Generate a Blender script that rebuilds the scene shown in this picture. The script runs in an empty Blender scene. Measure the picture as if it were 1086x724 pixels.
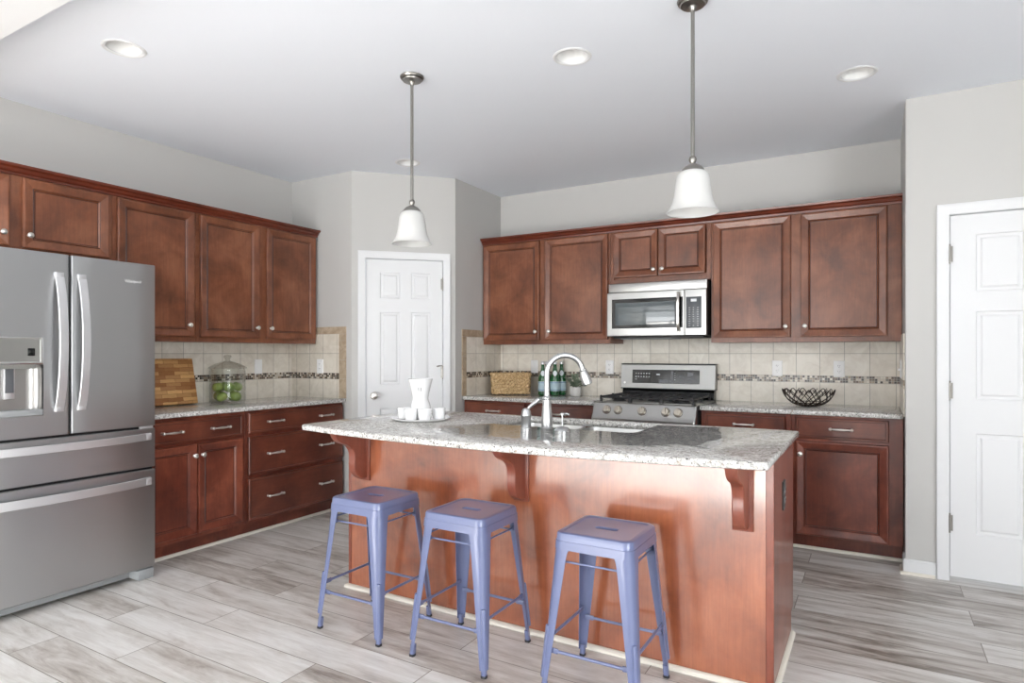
import bpy, bmesh, math, random
from mathutils import Vector, Matrix
PI = math.pi
random.seed(7)
sc = bpy.context.scene
COL = sc.collection

# ---------------------------------------------------------------- camera, light, exposure
EYE = 1.2792
cd = bpy.data.cameras.new('camera'); cam = bpy.data.objects.new('camera', cd); COL.objects.link(cam)
cam.location = (0, 0, EYE); cam.rotation_euler = (PI/2, 0, 0.525)
cd.sensor_width = 36; cd.lens = 663.83/1086*36; cd.shift_y = 12.757/1086; cd.clip_start = 0.05
sc.camera = cam
sc.view_settings.view_transform = 'Standard'; sc.view_settings.look = 'None'
sc.view_settings.exposure = 0.0; sc.view_settings.gamma = 1.0
try: sc.view_settings.use_curve_mapping = False
except Exception: pass
w = bpy.data.worlds.new('daylight'); sc.world = w; w.use_nodes = True
w.node_tree.nodes['Background'].inputs[0].default_value = (0.9, 0.95, 1.0, 1)
w.node_tree.nodes['Background'].inputs[1].default_value = 1.0

def area(name, loc, rot, sx, sy, power, col=(1, 1, 1)):
    l = bpy.data.lights.new(name, 'AREA'); l.shape = 'RECTANGLE'; l.size = sx; l.size_y = sy; l.energy = power; l.color = col
    o = bpy.data.objects.new(name, l); COL.objects.link(o); o.location = loc; o.rotation_euler = rot
    return o
# daylight through the glazed rear wall and the windows of the right wall, sun through the rear glazing; two upward fill lamps added
area('daylight_rear', (-2.3, -3.57, 1.25), (PI/2, 0, 0), 3.5, 2.2, 88, (0.97, 0.987, 1.0))
area('daylight_right', (3.16, -1.1, 1.4), (PI/2, 0, PI/2), 2.7, 1.7, 112, (0.97, 0.987, 1.0))
area('ceiling_fill_rear', (-2.3, -3.55, .7), (PI/2+math.radians(42), 0, 0), 3.4, 1.2, 50, (0.97, 0.99, 1.0))  # added fill lamp, tilted up from the rear opening to brighten the ceiling
area('ceiling_fill_right', (3.14, -1.1, .95), (PI/2+math.radians(42), 0, PI/2), 2.6, .8, 70, (0.97, 0.99, 1.0))  # second added fill, aimed upward at the ceiling from the right-hand window
sl = bpy.data.lights.new('sun', 'SUN'); sl.energy = 52.0; sl.angle = math.radians(1.5); sl.color = (1.0, 0.985, 0.96)
so = bpy.data.objects.new('sun', sl); COL.objects.link(so); so.location = (-1, -9, 6)
so.rotation_euler = Vector((0.10, 1, -math.tan(math.radians(38)))).to_track_quat('-Z', 'Y').to_euler()

# ---------------------------------------------------------------- measured room
XW, YB, ZC = -4.365, 5.074, 2.757
YP, XP, YQ = 3.734, -3.664, 4.334       # pantry corner
XQ = -3.064
XS, YD, XR, YR = 0.157, 4.301, 3.2, -3.6

# ---------------------------------------------------------------- mesh helper
class MB:
    def __init__(self): self.v = []; self.f = []
    def add(self, vs, fs, M=None):
        n = len(self.v)
        for p in vs: self.v.append(tuple(M @ Vector(p)) if M is not None else tuple(p))
        for f in fs: self.f.append([i+n for i in f])
        return self
    def box(self, x0, x1, y0, y1, z0, z1, bev=0, M=None, seg=2):
        if x1 < x0: x0, x1 = x1, x0
        if y1 < y0: y0, y1 = y1, y0
        if z1 < z0: z0, z1 = z1, z0
        bm = bmesh.new(); bmesh.ops.create_cube(bm, size=1)
        for v in bm.verts:
            v.co = ((x0+x1)/2+v.co.x*(x1-x0), (y0+y1)/2+v.co.y*(y1-y0), (z0+z1)/2+v.co.z*(z1-z0))
        if bev: bmesh.ops.bevel(bm, geom=bm.edges[:], offset=bev, segments=seg, affect='EDGES', profile=0.5)
        return self.bm(bm, M)
    def bm(self, bm, M=None):
        bm.verts.index_update()
        self.add([tuple(v.co) for v in bm.verts], [[v.index for v in f.verts] for f in bm.faces], M)
        bm.free(); return self
    def loft(self, rings, closed=True, cap0=True, cap1=True, M=None):
        n = len(rings[0]); vs = [p for r in rings for p in r]; fs = []
        m = n if closed else n-1
        for i in range(len(rings)-1):
            for j in range(m):
                a = i*n+j; b = i*n+(j+1) % n
                fs.append([a, b, b+n, a+n])
        if cap0: fs.append(list(range(n))[::-1])
        if cap1: fs.append([(len(rings)-1)*n+j for j in range(n)])
        return self.add(vs, fs, M)
    def lathe(self, prof, n=24, c=(0, 0, 0), M=None, cap0=True, cap1=True):
        rings = [[(c[0]+r*math.cos(2*PI*k/n), c[1]+r*math.sin(2*PI*k/n), c[2]+z) for k in range(n)] for r, z in prof]
        return self.loft(rings, True, cap0, cap1, M)
    def tube(self, pts, r, n=10, cyc=False, M=None, caps=True):
        P = [Vector(p) for p in pts]; N = len(P); rings = []; up = None
        for i, p in enumerate(P):
            a = P[(i-1) % N] if (i > 0 or cyc) else p; b = P[(i+1) % N] if (i < N-1 or cyc) else p
            t = (b-a).normalized()
            if up is None:
                up = Vector((0, 0, 1)) if abs(t.z) < .9 else Vector((1, 0, 0))
            s = t.cross(up).normalized(); up = s.cross(t).normalized()
            rr = r[i] if isinstance(r, (list, tuple)) else r
            rings.append([tuple(p+rr*(math.cos(2*PI*k/n)*s+math.sin(2*PI*k/n)*up)) for k in range(n)])
        if cyc: rings.append(rings[0]); caps = False
        return self.loft(rings, True, caps, caps, M)
    def prism(self, poly, a0, a1, axis='z', M=None):
        def P(p, a):
            return {'z': (p[0], p[1], a), 'y': (p[0], a, p[1]), 'x': (a, p[0], p[1])}[axis]
        return self.loft([[P(p, a0) for p in poly], [P(p, a1) for p in poly]], True, True, True, M)
    def panel(self, x0, x1, z0, z1, rings, y0=0.0, back=0.0, M=None):
        """front-facing (-y) stepped panel; rings = (inset, height towards viewer)"""
        R = []
        for ins, h in [(0, back)]+list(rings):
            R.append([(x0+ins, y0-h, z0+ins), (x1-ins, y0-h, z0+ins), (x1-ins, y0-h, z1-ins), (x0+ins, y0-h, z1-ins)])
        return self.loft(R, True, True, True, M)
    def sphere(self, c, r, n=16, m=10, sz=1.0, M=None):
        pr = [(max(1e-4, r*math.sin(PI*i/m)), -r*sz*math.cos(PI*i/m)) for i in range(m+1)]
        return self.lathe(pr, n, c, M)
    def build(self, name, mat, parent=None, loc=None, rz=0, ang=35, rot=None):
        me = bpy.data.meshes.new(name); me.from_pydata(self.v, [], self.f); me.validate()
        bm = bmesh.new(); bm.from_mesh(me); bmesh.ops.recalc_face_normals(bm, faces=bm.faces[:]); bm.to_mesh(me); bm.free()
        if mat: me.materials.append(mat)
        if ang:
            me.shade_smooth()
            try: me.set_sharp_from_angle(angle=math.radians(ang))
            except Exception: pass
        o = bpy.data.objects.new(name, me); COL.objects.link(o)
        if parent: o.parent = parent
        if loc: o.location = loc
        if rot: o.rotation_euler = rot
        elif rz: o.rotation_euler = (0, 0, rz)
        return o

def tag(o, label=None, cat=None, group=None, kind=None):
    if label: o['label'] = label
    if cat: o['category'] = cat
    if group: o['group'] = group
    if kind: o['kind'] = kind
    return o
def thing(name, label, cat, loc=(0, 0, 0), rz=0, group=None):
    o = bpy.data.objects.new(name, None); COL.objects.link(o); o.empty_display_size = .1
    o.location = loc; o.rotation_euler = (0, 0, rz)
    return tag(o, label, cat, group)
def struct(o): o['kind'] = 'structure'; return o
def copy_tree(o, parent=None):
    c = o.copy(); COL.objects.link(c)
    if parent is not None: c.parent = parent
    for ch in list(o.children): copy_tree(ch, c)
    return c
def rrect(hx, hy, r, z, n=6, cx=0, cy=0):
    out = []
    for (sx, sy, a0) in ((1, 1, 0), (-1, 1, PI/2), (-1, -1, PI), (1, -1, 3*PI/2)):
        for k in range(n+1):
            a = a0+PI/2*k/n
            out.append((cx+sx*(hx-r)+r*math.cos(a), cy+sy*(hy-r)+r*math.sin(a), z))
    return out
def arc(c, r, a0, a1, n): return [(c[0]+r*math.cos(a0+(a1-a0)*k/n), c[1]+r*math.sin(a0+(a1-a0)*k/n)) for k in range(n+1)]

# ---------------------------------------------------------------- materials
def S(r, g, b):
    f = lambda c: (c/255/12.92) if c/255 <= .04045 else ((c/255+.055)/1.055)**2.4
    return (f(r), f(g), f(b), 1)
class Mat:
    def __init__(self, name, col=(.8, .8, .8, 1), rough=.5, metal=0, **kw):
        self.m = bpy.data.materials.new(name); self.m.use_nodes = True
        self.t = self.m.node_tree; self.b = self.t.nodes['Principled BSDF']
        self.set('Base Color', col); self.set('Roughness', rough); self.set('Metallic', metal)
        for k, v in kw.items(): self.set(k.replace('_', ' '), v)
    def set(self, k, v): self.b.inputs[k].default_value = v
    def n(self, typ, **kw):
        x = self.t.nodes.new(typ)
        for k, v in kw.items():
            if k.startswith('i_'):
                x.inputs[k[2:].replace('_', ' ')].default_value = v
            elif k.startswith('n_'): x.inputs[int(k[2:])].default_value = v
            else: setattr(x, k, v)
        return x
    def l(self, a, b): self.t.links.new(a, b)
    def base(self, s): self.l(s, self.b.inputs['Base Color'])
    def coords(self, kind='Object', scale=(1, 1, 1), rnd=True):
        tc = self.n('ShaderNodeTexCoord'); mp = self.n('ShaderNodeMapping'); mp.inputs['Scale'].default_value = scale
        if rnd:
            oi = self.n('ShaderNodeObjectInfo'); ml = self.n('ShaderNodeMath', operation='MULTIPLY', n_1=37.0)
            cx = self.n('ShaderNodeCombineXYZ'); self.l(oi.outputs['Random'], ml.inputs[0])
            for k in range(3): self.l(ml.outputs[0], cx.inputs[k])
            ad = self.n('ShaderNodeVectorMath', operation='ADD'); self.l(tc.outputs[kind], ad.inputs[0]); self.l(cx.outputs[0], ad.inputs[1])
            self.l(ad.outputs[0], mp.inputs['Vector'])
        else: self.l(tc.outputs[kind], mp.inputs['Vector'])
        return mp.outputs['Vector']
    def world(self):
        g = self.n('ShaderNodeNewGeometry'); return g.outputs['Position']
    def mapv(self, v, scale=(1, 1, 1), loc=(0, 0, 0)):
        mp = self.n('ShaderNodeMapping'); mp.inputs['Scale'].default_value = scale; mp.inputs['Location'].default_value = loc
        self.l(v, mp.inputs['Vector']); return mp.outputs['Vector']
    def noise(self, v, scale, detail=4, rough=.55, dist=0):
        x = self.n('ShaderNodeTexNoise', i_Scale=scale, i_Detail=detail, i_Roughness=rough, i_Distortion=dist)
        self.l(v, x.inputs['Vector']); return x.outputs['Fac']
    def ramp(self, fac, stops, interp='LINEAR'):
        x = self.n('ShaderNodeValToRGB'); cr = x.color_ramp; cr.interpolation = interp
        cr.elements[0].position, cr.elements[0].color = stops[0]; cr.elements[1].position, cr.elements[1].color = stops[1]
        for p, c in stops[2:]:
            e = cr.elements.new(p); e.color = c
        self.l(fac, x.inputs[0]); return x.outputs[0]
    def mix(self, a, b, fac, mode='MIX'):
        x = self.n('ShaderNodeMix', data_type='RGBA', blend_type=mode)
        if isinstance(fac, float): x.inputs[0].default_value = fac
        else: self.l(fac, x.inputs[0])
        for s, i in ((a, 6), (b, 7)):
            if isinstance(s, tuple): x.inputs[i].default_value = s
            else: self.l(s, x.inputs[i])
        return x.outputs[2]
    def bump(self, h, strength=.2, dist=.01):
        x = self.n('ShaderNodeBump', i_Strength=strength, i_Distance=dist); self.l(h, x.inputs['Height'])
        self.l(x.outputs[0], self.b.inputs['Normal'])

def wood(name, dark, mid, light, grain=(1, 1, 1), rough=.36, coat=.25, blotch=4.0, gamt=.45, cior=None):
    M = Mat(name, rough=rough); M.set('Coat Weight', coat); M.set('Coat Roughness', .14)
    v = M.coords('Object')
    b = M.noise(v, blotch, 5, .6, .4)
    c1 = M.ramp(b, [(.3, dark), (.72, light), (.5, mid)])
    g = M.noise(M.mapv(v, grain), 9, 5, .65)
    g2 = M.ramp(g, [(.32, (.55, .52, .5, 1)), (.62, (1, 1, 1, 1))])
    M.base(M.mix(c1, g2, gamt, 'MULTIPLY'))
    if cior: M.set('Coat IOR', cior)
    return M.m
CH = (S(92, 50, 31), S(126, 73, 47), S(150, 95, 66))
cherry_v = wood('cherry_vertical_grain', *CH, grain=(9, 9, .7))
cherry_h = wood('cherry_horizontal_grain', S(78, 37, 26), S(106, 53, 37), S(130, 72, 52), grain=(.7, 9, 9))
cherry_base = wood('cherry_low_cabinets', S(80, 36, 25), S(112, 53, 37), S(146, 80, 58), grain=(9, 9, .7))
cherry_crown = wood('cherry_crown', S(84, 36, 22), S(106, 46, 28), S(124, 60, 40), grain=(.5, 9, 9), rough=.3)
island_wood = wood('island_cherry_panel', S(120, 60, 33), S(160, 88, 54), S(182, 108, 72), grain=(11, 11, .6), rough=.33, coat=1.0, blotch=4.0, gamt=.45, cior=1.8)
corbel_wood = wood('corbel_cherry', S(118, 58, 42), S(138, 74, 56), S(158, 92, 74), grain=(8, 8, .6), rough=.3, coat=.4)

glaze_m = Mat('dark_glaze_in_grooves', S(58, 26, 20), .4).m
paint_wall = Mat('wall_grey_paint', S(200, 199, 196), .75).m
paint_ceil = Mat('ceiling_paint', S(238, 242, 249), .85).m
paint_trim = Mat('white_trim_paint', S(229, 230, 231), .38).m
ivory = Mat('ivory_shoe', S(226, 220, 208), .45).m
black_gap = Mat('black_plastic', S(22, 22, 23), .4).m
nickel = Mat('satin_nickel', S(226, 223, 217), .3, 1.0).m
dark_nickel = Mat('brushed_pewter', S(150, 147, 142), .3, 1.0).m
chrome = Mat('faucet_steel', S(206, 207, 208), .3, 1.0).m
white_cer = Mat('white_porcelain', S(243, 243, 243), .15, Coat_Weight=.5).m
white_plastic = Mat('white_plastic', S(250, 250, 249), .3).m
slot_dark = Mat('outlet_slots', S(60, 60, 60), .5).m
iron = Mat('cast_iron', S(38, 38, 40), .5).m
rubber = Mat('dark_rubber', S(40, 40, 44), .7).m

def steel(name, col, rough, axis):
    M = Mat(name, col, rough, 1.0)
    sc_ = {'x': (1.0, 160, 160), 'y': (120, 1.2, 120), 'z': (120, 120, 1.2)}[axis]
    v = M.coords('Object', sc_)
    nz = M.noise(v, 3, 3, .6)
    r = M.n('ShaderNodeMapRange', n_1=.3, n_2=.7, n_3=rough-.006, n_4=rough+.008); M.l(nz, r.inputs[0]); M.l(r.outputs[0], M.b.inputs['Roughness'])
    return M.m
steel_v = steel('brushed_steel_doors', S(184, 185, 186), .36, 'x')
steel_h = steel('brushed_steel_appliance', S(190, 190, 188), .33, 'x')
steel_handle = Mat('satin_steel_handle', S(222, 222, 224), .38, .85).m
grey_plastic = Mat('grey_kick_plastic', S(150, 153, 154), .45).m
dark_glass = Mat('black_glass', S(14, 15, 16), .08).m

# granite
def granite():
    M = Mat('speckled_granite', rough=.07); v = M.world(); M.set('Specular IOR Level', .33)
    n1 = M.noise(v, 52, 8, .75, .8)
    c = M.ramp(n1, [(.33, S(122, 119, 114)), (.44, S(184, 182, 177)), (.53, S(208, 206, 202)), (.64, S(246, 245, 243))])
    n2 = M.noise(M.mapv(v, (1, 1.4, 1)), 95, 4, .65, 1.0)
    dk = M.ramp(n2, [(.565, (0, 0, 0, 1)), (.60, (1, 1, 1, 1))])
    c = M.mix(c, S(74, 70, 68), dk)
    n3 = M.noise(v, 48, 3, .55, .5)
    bk = M.ramp(n3, [(.64, (0, 0, 0, 1)), (.69, (1, 1, 1, 1))])
    c = M.mix(c, S(150, 134, 118), bk)
    vv = M.n('ShaderNodeTexVoronoi', i_Scale=120.0); M.l(v, vv.inputs['Vector'])
    wt = M.ramp(vv.outputs['Distance'], [(.14, (1, 1, 1, 1)), (.28, (0, 0, 0, 1))])
    c = M.mix(c, S(250, 249, 247), M.mix((0, 0, 0, 1), wt, .55))
    M.base(c); return M.m
granite_m = granite()

def tile(name, ax, u0, z0, h, tint=(1, 1, 1)):
    M = Mat(name, rough=.32); v = M.world()
    sx = M.n('ShaderNodeSeparateXYZ'); M.l(v, sx.inputs[0])
    cx = M.n('ShaderNodeCombineXYZ'); M.l(sx.outputs[ax], cx.inputs[0]); M.l(sx.outputs[2], cx.inputs[1])
    uv = M.mapv(cx.outputs[0], (1/.158, 1/h, 1), (-u0/.158, -z0/h, 0))
    t = [S(*[min(255, k*c) for k, c in zip(tint, q)]) for q in ((240, 234, 222), (228, 220, 206))]
    br = M.n('ShaderNodeTexBrick', offset=0.0, squash=1.0, i_Color1=t[0], i_Color2=t[1], i_Mortar=S(158, 150, 138), i_Scale=1.0, n_6=.012)
    br.inputs['Mortar Size'].default_value = .011; br.inputs['Mortar Smooth'].default_value = .1; br.inputs['Bias'].default_value = -.1
    br.inputs['Brick Width'].default_value = 1.0; br.inputs['Row Height'].default_value = 1.0
    M.l(uv, br.inputs['Vector'])
    n1 = M.noise(v, 9, 6, .65, 1.2)
    mot = M.ramp(n1, [(.35, (.8, .775, .74, 1)), (.6, (1.0, 1.0, 1.0, 1))])
    M.base(M.mix(br.outputs['Color'], mot, .7, 'MULTIPLY'))
    inv = M.n('ShaderNodeMath', operation='SUBTRACT', n_0=1.0); M.l(br.outputs['Fac'], inv.inputs[1])
    M.bump(inv.outputs[0], .5, .002); return M.m
tileX_lo = tile('stone_tile_back_low', 0, -.976, .911, .158)
tileX_hi = tile('stone_tile_back_high', 0, -.976, 1.117, .162)
tileY_lo = tile('stone_tile_side_low', 1, .06, .911, .158, (1.0, 1.0, 1.0))
tileY_hi = tile('stone_tile_side_high', 1, .06, 1.117, .162, (1.0, 1.0, 1.0))
def border():
    M = Mat('tan_border_tile', rough=.35); n1 = M.noise(M.world(), 10, 6, .65, 1.0)
    M.base(M.ramp(n1, [(.35, S(166, 146, 122)), (.65, S(200, 182, 158))])); return M.m
border_m = border()
def mosaic(name, ax):
    M = Mat(name, rough=.2); v = M.world()
    sx = M.n('ShaderNodeSeparateXYZ'); M.l(v, sx.inputs[0])
    cx = M.n('ShaderNodeCombineXYZ'); M.l(sx.outputs[ax], cx.inputs[0]); M.l(sx.outputs[2], cx.inputs[1])
    uv = M.mapv(cx.outputs[0], (1/.0165, 1/.016, 1), (0, -1.069/.016, 0))
    fl = M.n('ShaderNodeVectorMath', operation='FLOOR'); M.l(uv, fl.inputs[0])
    wn = M.n('ShaderNodeTexWhiteNoise', noise_dimensions='2D'); M.l(fl.outputs[0], wn.inputs['Vector'])
    c = M.ramp(wn.outputs['Value'], [(0, S(46, 36, 32)), (.22, S(92, 72, 58)), (.36, S(150, 132, 112)), (.52, S(205, 194, 178)), (.7, S(118, 112, 106)), (.82, S(60, 48, 42)), (.92, S(224, 216, 202))], 'CONSTANT')
    fr = M.n('ShaderNodeVectorMath', operation='FRACTION'); M.l(uv, fr.inputs[0]); s2 = M.n('ShaderNodeSeparateXYZ'); M.l(fr.outputs[0], s2.inputs[0])
    ms = []
    for k in (0, 1):
        a = M.n('ShaderNodeMath', operation='LESS_THAN', n_1=.13); M.l(s2.outputs[k], a.inputs[0]); ms.append(a.outputs[0])
    mx = M.n('ShaderNodeMath', operation='MAXIMUM'); M.l(ms[0], mx.inputs[0]); M.l(ms[1], mx.inputs[1])
    M.base(M.mix(c, S(186, 178, 164), mx.outputs[0])); return M.m
mosX, mosY = mosaic('mosaic_strip_back', 0), mosaic('mosaic_strip_side', 1)

def floor_mat():
    M = Mat('wood_look_plank_tile', rough=.33); v = M.world()
    uv = M.mapv(v, (1, 1, 1), (.35, -.03, 0))
    br = M.n('ShaderNodeTexBrick', offset=.37, offset_frequency=2, i_Color1=(0, 0, 0, 1), i_Color2=(1, 1, 1, 1), i_Mortar=(.5, .5, .5, 1), i_Scale=1.0)
    br.inputs['Mortar Size'].default_value = .0022; br.inputs['Mortar Smooth'].default_value = .1
    br.inputs['Brick Width'].default_value = 1.2; br.inputs['Row Height'].default_value = .2
    M.l(uv, br.inputs['Vector'])
    sep = M.n('ShaderNodeSeparateColor'); M.l(br.outputs['Color'], sep.inputs[0]); rnd = sep.outputs[0]
    sh = M.n('ShaderNodeMath', operation='MULTIPLY', n_1=23.0); M.l(rnd, sh.inputs[0])
    cx = M.n('ShaderNodeCombineXYZ'); M.l(sh.outputs[0], cx.inputs[0]); M.l(sh.outputs[0], cx.inputs[2])
    ad = M.n('ShaderNodeVectorMath', operation='ADD'); M.l(v, ad.inputs[0]); M.l(cx.outputs[0], ad.inputs[1])
    a = M.noise(M.mapv(ad.outputs[0], (1.3, 9, 1)), 1.6, 6, .68, .5)      # long soft bands
    b = M.noise(M.mapv(ad.outputs[0], (4, 70, 1)), 1.5, 5, .7, .3)       # fine grain
    k = M.noise(M.mapv(ad.outputs[0], (1.5, 3, 1)), 1.8, 4, .6, .3)      # dark smoky patches
    mv = M.n('ShaderNodeMapRange', n_1=0, n_2=1, n_3=-.13, n_4=.11); M.l(rnd, mv.inputs[0])
    s1 = M.n('ShaderNodeMath', operation='ADD'); M.l(a, s1.inputs[0]); M.l(mv.outputs[0], s1.inputs[1])
    c = M.ramp(s1.outputs[0], [(.25, S(136, 126, 118)), (.38, S(182, 175, 168)), (.50, S(208, 204, 199)), (.68, S(226, 224, 221))])
    g = M.ramp(b, [(.35, (.76, .74, .72, 1)), (.6, (1, 1, 1, 1))])
    c = M.mix(c, g, .38, 'MULTIPLY')
    kk = M.ramp(k, [(.29, (.70, .66, .63, 1)), (.46, (1, 1, 1, 1))])
    c = M.mix(c, kk, .65, 'MULTIPLY')
    c = M.mix(c, S(128, 120, 111), br.outputs['Fac'])
    M.base(c)
    inv = M.n('ShaderNodeMath', operation='SUBTRACT', n_0=1.0); M.l(br.outputs['Fac'], inv.inputs[1])
    M.bump(inv.outputs[0], .35, .0015)
    return M.m
floor_m = floor_mat()
stool_blue = Mat('periwinkle_painted_metal', S(103, 112, 148), .28, 0, Coat_Weight=.6, Coat_Roughness=.15).m

def clear_glass(name, tint=(1, 1, 1, 1), gl=.16):
    m = bpy.data.materials.new(name); m.use_nodes = True; t = m.node_tree; t.nodes.clear()
    o = t.nodes.new('ShaderNodeOutputMaterial'); tr = t.nodes.new('ShaderNodeBsdfTransparent'); tr.inputs[0].default_value = tint
    g = t.nodes.new('ShaderNodeBsdfGlossy'); g.inputs['Roughness'].default_value = .03
    lw = t.nodes.new('ShaderNodeLayerWeight'); lw.inputs[0].default_value = .22
    mp = t.nodes.new('ShaderNodeMapRange'); mp.inputs[3].default_value = .02; mp.inputs[4].default_value = .6
    mx = t.nodes.new('ShaderNodeMixShader')
    t.links.new(lw.outputs['Facing'], mp.inputs[0]); t.links.new(mp.outputs[0], mx.inputs[0])
    t.links.new(tr.outputs[0], mx.inputs[1]); t.links.new(g.outputs[0], mx.inputs[2]); t.links.new(mx.outputs[0], o.inputs[0])
    return m
jar_glass = clear_glass('clear_jar_glass', (.97, .98, .97, 1))
def frosted():
    m = bpy.data.materials.new('frosted_opal_glass'); m.use_nodes = True; t = m.node_tree; b = t.nodes['Principled BSDF']
    b.inputs['Base Color'].default_value = S(240, 240, 238); b.inputs['Roughness'].default_value = .25
    o = t.nodes['Material Output']; tl = t.nodes.new('ShaderNodeBsdfTranslucent'); tl.inputs[0].default_value = (.9, .9, .89, 1)
    mx = t.nodes.new('ShaderNodeMixShader'); mx.inputs[0].default_value = .45
    t.links.new(b.outputs[0], mx.inputs[1]); t.links.new(tl.outputs[0], mx.inputs[2]); t.links.new(mx.outputs[0], o.inputs[0]); return m
opal = frosted()

# ================================================================ ROOM SHELL
T = .12
struct(MB().box(XW-T, XR+T, YR-T, YB+T, -.1, 0).build('floor', floor_m, ang=0))
# ceiling with four round cut-outs for the recessed lights
CANS = [(-3.147, 1.683), (-1.303, 2.848), (-.08, 3.775), (-3.13, 3.79)]
RC = .083
bm = bmesh.new()
def loop(pts):
    vs = [bm.verts.new((x, y, ZC)) for x, y in pts]
    return [bm.edges.new((vs[i], vs[(i+1) % len(vs)])) for i in range(len(vs))]
ed = loop([(XW-T, YR-T), (XR+T, YR-T), (XR+T, YB+T), (XW-T, YB+T)])
for cx_, cy_ in CANS: ed += loop([(cx_+RC*math.cos(2*PI*k/32), cy_+RC*math.sin(2*PI*k/32)) for k in range(32)])
bmesh.ops.triangle_fill(bm, use_beauty=True, use_dissolve=False, edges=ed)
c_ = MB().bm(bm); c_.box(XW-T, XR+T, YR-T, YB+T, ZC+.14, ZC+.2)
struct(c_.build('ceiling', paint_ceil, ang=0))

WL = struct(MB().box(XW-T, XW, YR-T, YP+T, 0, ZC).build('wall_left', paint_wall, ang=0))
WPL = struct(MB().box(XW, XP, YP, YP+.1, 0, ZC).build('wall_pantry_left', paint_wall, ang=0))
WPR = struct(MB().box(XQ-.1, XQ, YQ, YB, 0, ZC).build('wall_pantry_right', paint_wall, ang=0))
WB = struct(MB().box(XQ-.1, XS+T, YB, YB+T, 0, ZC).build('wall_back', paint_wall, ang=0))
WS = struct(MB().box(XS, XS+T, YD+T, YB, 0, ZC).build('wall_side', paint_wall, ang=0))
# wall holding the right door
DX0, DX1, DZ = .366, 1.128, 2.06
m = MB(); m.box(XS, DX0-.02, YD, YD+T, 0, ZC); m.box(DX1+.02, XR, YD, YD+T, 0, ZC); m.box(DX0-.02, DX1+.02, YD, YD+T, DZ+.02, ZC)
struct(m.build('wall_front', paint_wall, ang=0))
m = MB(); ya, yb, za, zb = -2.5, .3, .5, 2.3
m.box(XR, XR+T, YR, ya, 0, ZC); m.box(XR, XR+T, yb, YD+T, 0, ZC); m.box(XR, XR+T, ya, yb, 0, za); m.box(XR, XR+T, ya, yb, zb, ZC)
struct(m.build('wall_right', paint_wall, ang=0))
m = MB(); xa, xb, zt = -4.1, -.5, 2.4
m.box(XW, xa, YR-T, YR, 0, ZC); m.box(xb, XR, YR-T, YR, 0, ZC); m.box(xa, xb, YR-T, YR, zt, ZC)
struct(m.build('wall_rear', paint_wall, ang=0))
def win_frame(name, a0, a1, z0, z1, axis, p, nm):
    m = MB()
    def bx(u0, u1, za_, zb_):
        if axis == 'x': m.box(u0, u1, p-.05, p+.0, za_, zb_)
        else: m.box(p-.0, p+.05, u0, u1, za_, zb_)
    t_ = .05
    bx(a0, a0+t_, z0, z1); bx(a1-t_, a1, z0, z1); bx(a0, a1, z0, z0+t_); bx(a0, a1, z1-t_, z1)
    for k in range(1, nm): u = a0+(a1-a0)*k/nm; bx(u-.03, u+.03, z0, z1)
    return struct(m.build(name, paint_trim, ang=0))
win_frame('window_1', xa, xb, 0, zt, 'x', YR-.03, 3)
win_frame('window_2', ya, yb, za, zb, 'y', XR+.03, 2)
# header beam crossing the room over the camera side of the kitchen
struct(MB().box(XW, XR, .93, 1.2, 2.6, ZC).build('trim_7', paint_trim, ang=0))

# pantry: diagonal wall with its door (local x along the wall, -y towards the room)
PD = .848
rzP = PI/4
m = MB(); m.box(0, .10, 0, .1, 0, ZC); m.box(.752, PD, 0, .1, 0, ZC); m.box(.10, .752, 0, .1, 2.07, ZC)
struct(m.build('wall_pantry', paint_wall, loc=(XP, YP, 0), rz=rzP, ang=0))

def casing(m, x0, x1, zt_, w_=.06, M=None):
    """three-sided casing around the opening x0..x1 up to zt_, each side with a stepped profile, mitred corners"""
    prof = [(0, .0), (0, .012), (.006, .016), (.04, .018), (.05, .022), (w_, .022), (w_, 0)]
    rings = []
    for o_, h in prof:
        rings.append([(x0-o_, -h, 0), (x0-o_, -h, zt_+o_), (x1+o_, -h, zt_+o_), (x1+o_, -h, 0)])
    n = len(rings)
    vs = [p for r in rings for p in r]; fs = []
    for i in range(n):
        for j in range(3):
            a = i*4+j; b = ((i+1) % n)*4+j
            fs.append([a, a+1, b+1, b])
    m.add(vs, fs, M)
    # jambs
    m.box(x0-.02, x0-.002, 0, .1, 0, zt_+.005, M=M); m.box(x1+.002, x1+.02, 0, .1, 0, zt_+.005, M=M); m.box(x0-.02, x1+.02, 0, .1, zt_+.003, zt_+.02, M=M)
    return m
def six_panel(m, x0, x1, z0, z1, cols, rows, y, M=None):
    """moulded door leaf: grid faces with raised panels let into them"""
    th = .035
    xs = sorted({x0, x1, *[a for c in cols for a in c]}); zs = sorted({z0, z1, *[a for r in rows for a in r]})
    rr = [(0, 0), (.006, -.007), (.020, -.007), (.030, -.001), (.034, -.0005)]
    for i in range(len(xs)-1):
        for j in range(len(zs)-1):
            a, b, c, d = xs[i], xs[i+1], zs[j], zs[j+1]
            if (a, b) in cols and (c, d) in rows:
                R = [[(a+o, y-h, c+o), (b-o, y-h, c+o), (b-o, y-h, d-o), (a+o, y-h, d-o)] for o, h in rr]
                m.loft(R, True, False, True, M)
            else: m.add([(a, y, c), (b, y, c), (b, y, d), (a, y, d)], [[0, 1, 2, 3]], M)
    m.box(x0, x1, y+.0135, y+th, z0, z1, M=M)
    m.add([(x0, y, z0), (x1, y, z0), (x1, y, z1), (x0, y, z1), (x0, y+.02, z0), (x1, y+.02, z0), (x1, y+.02, z1), (x0, y+.02, z1)],
          [[0, 1, 5, 4], [1, 2, 6, 5], [2, 3, 7, 6], [3, 0, 4, 7]], M)
    return m
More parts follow.
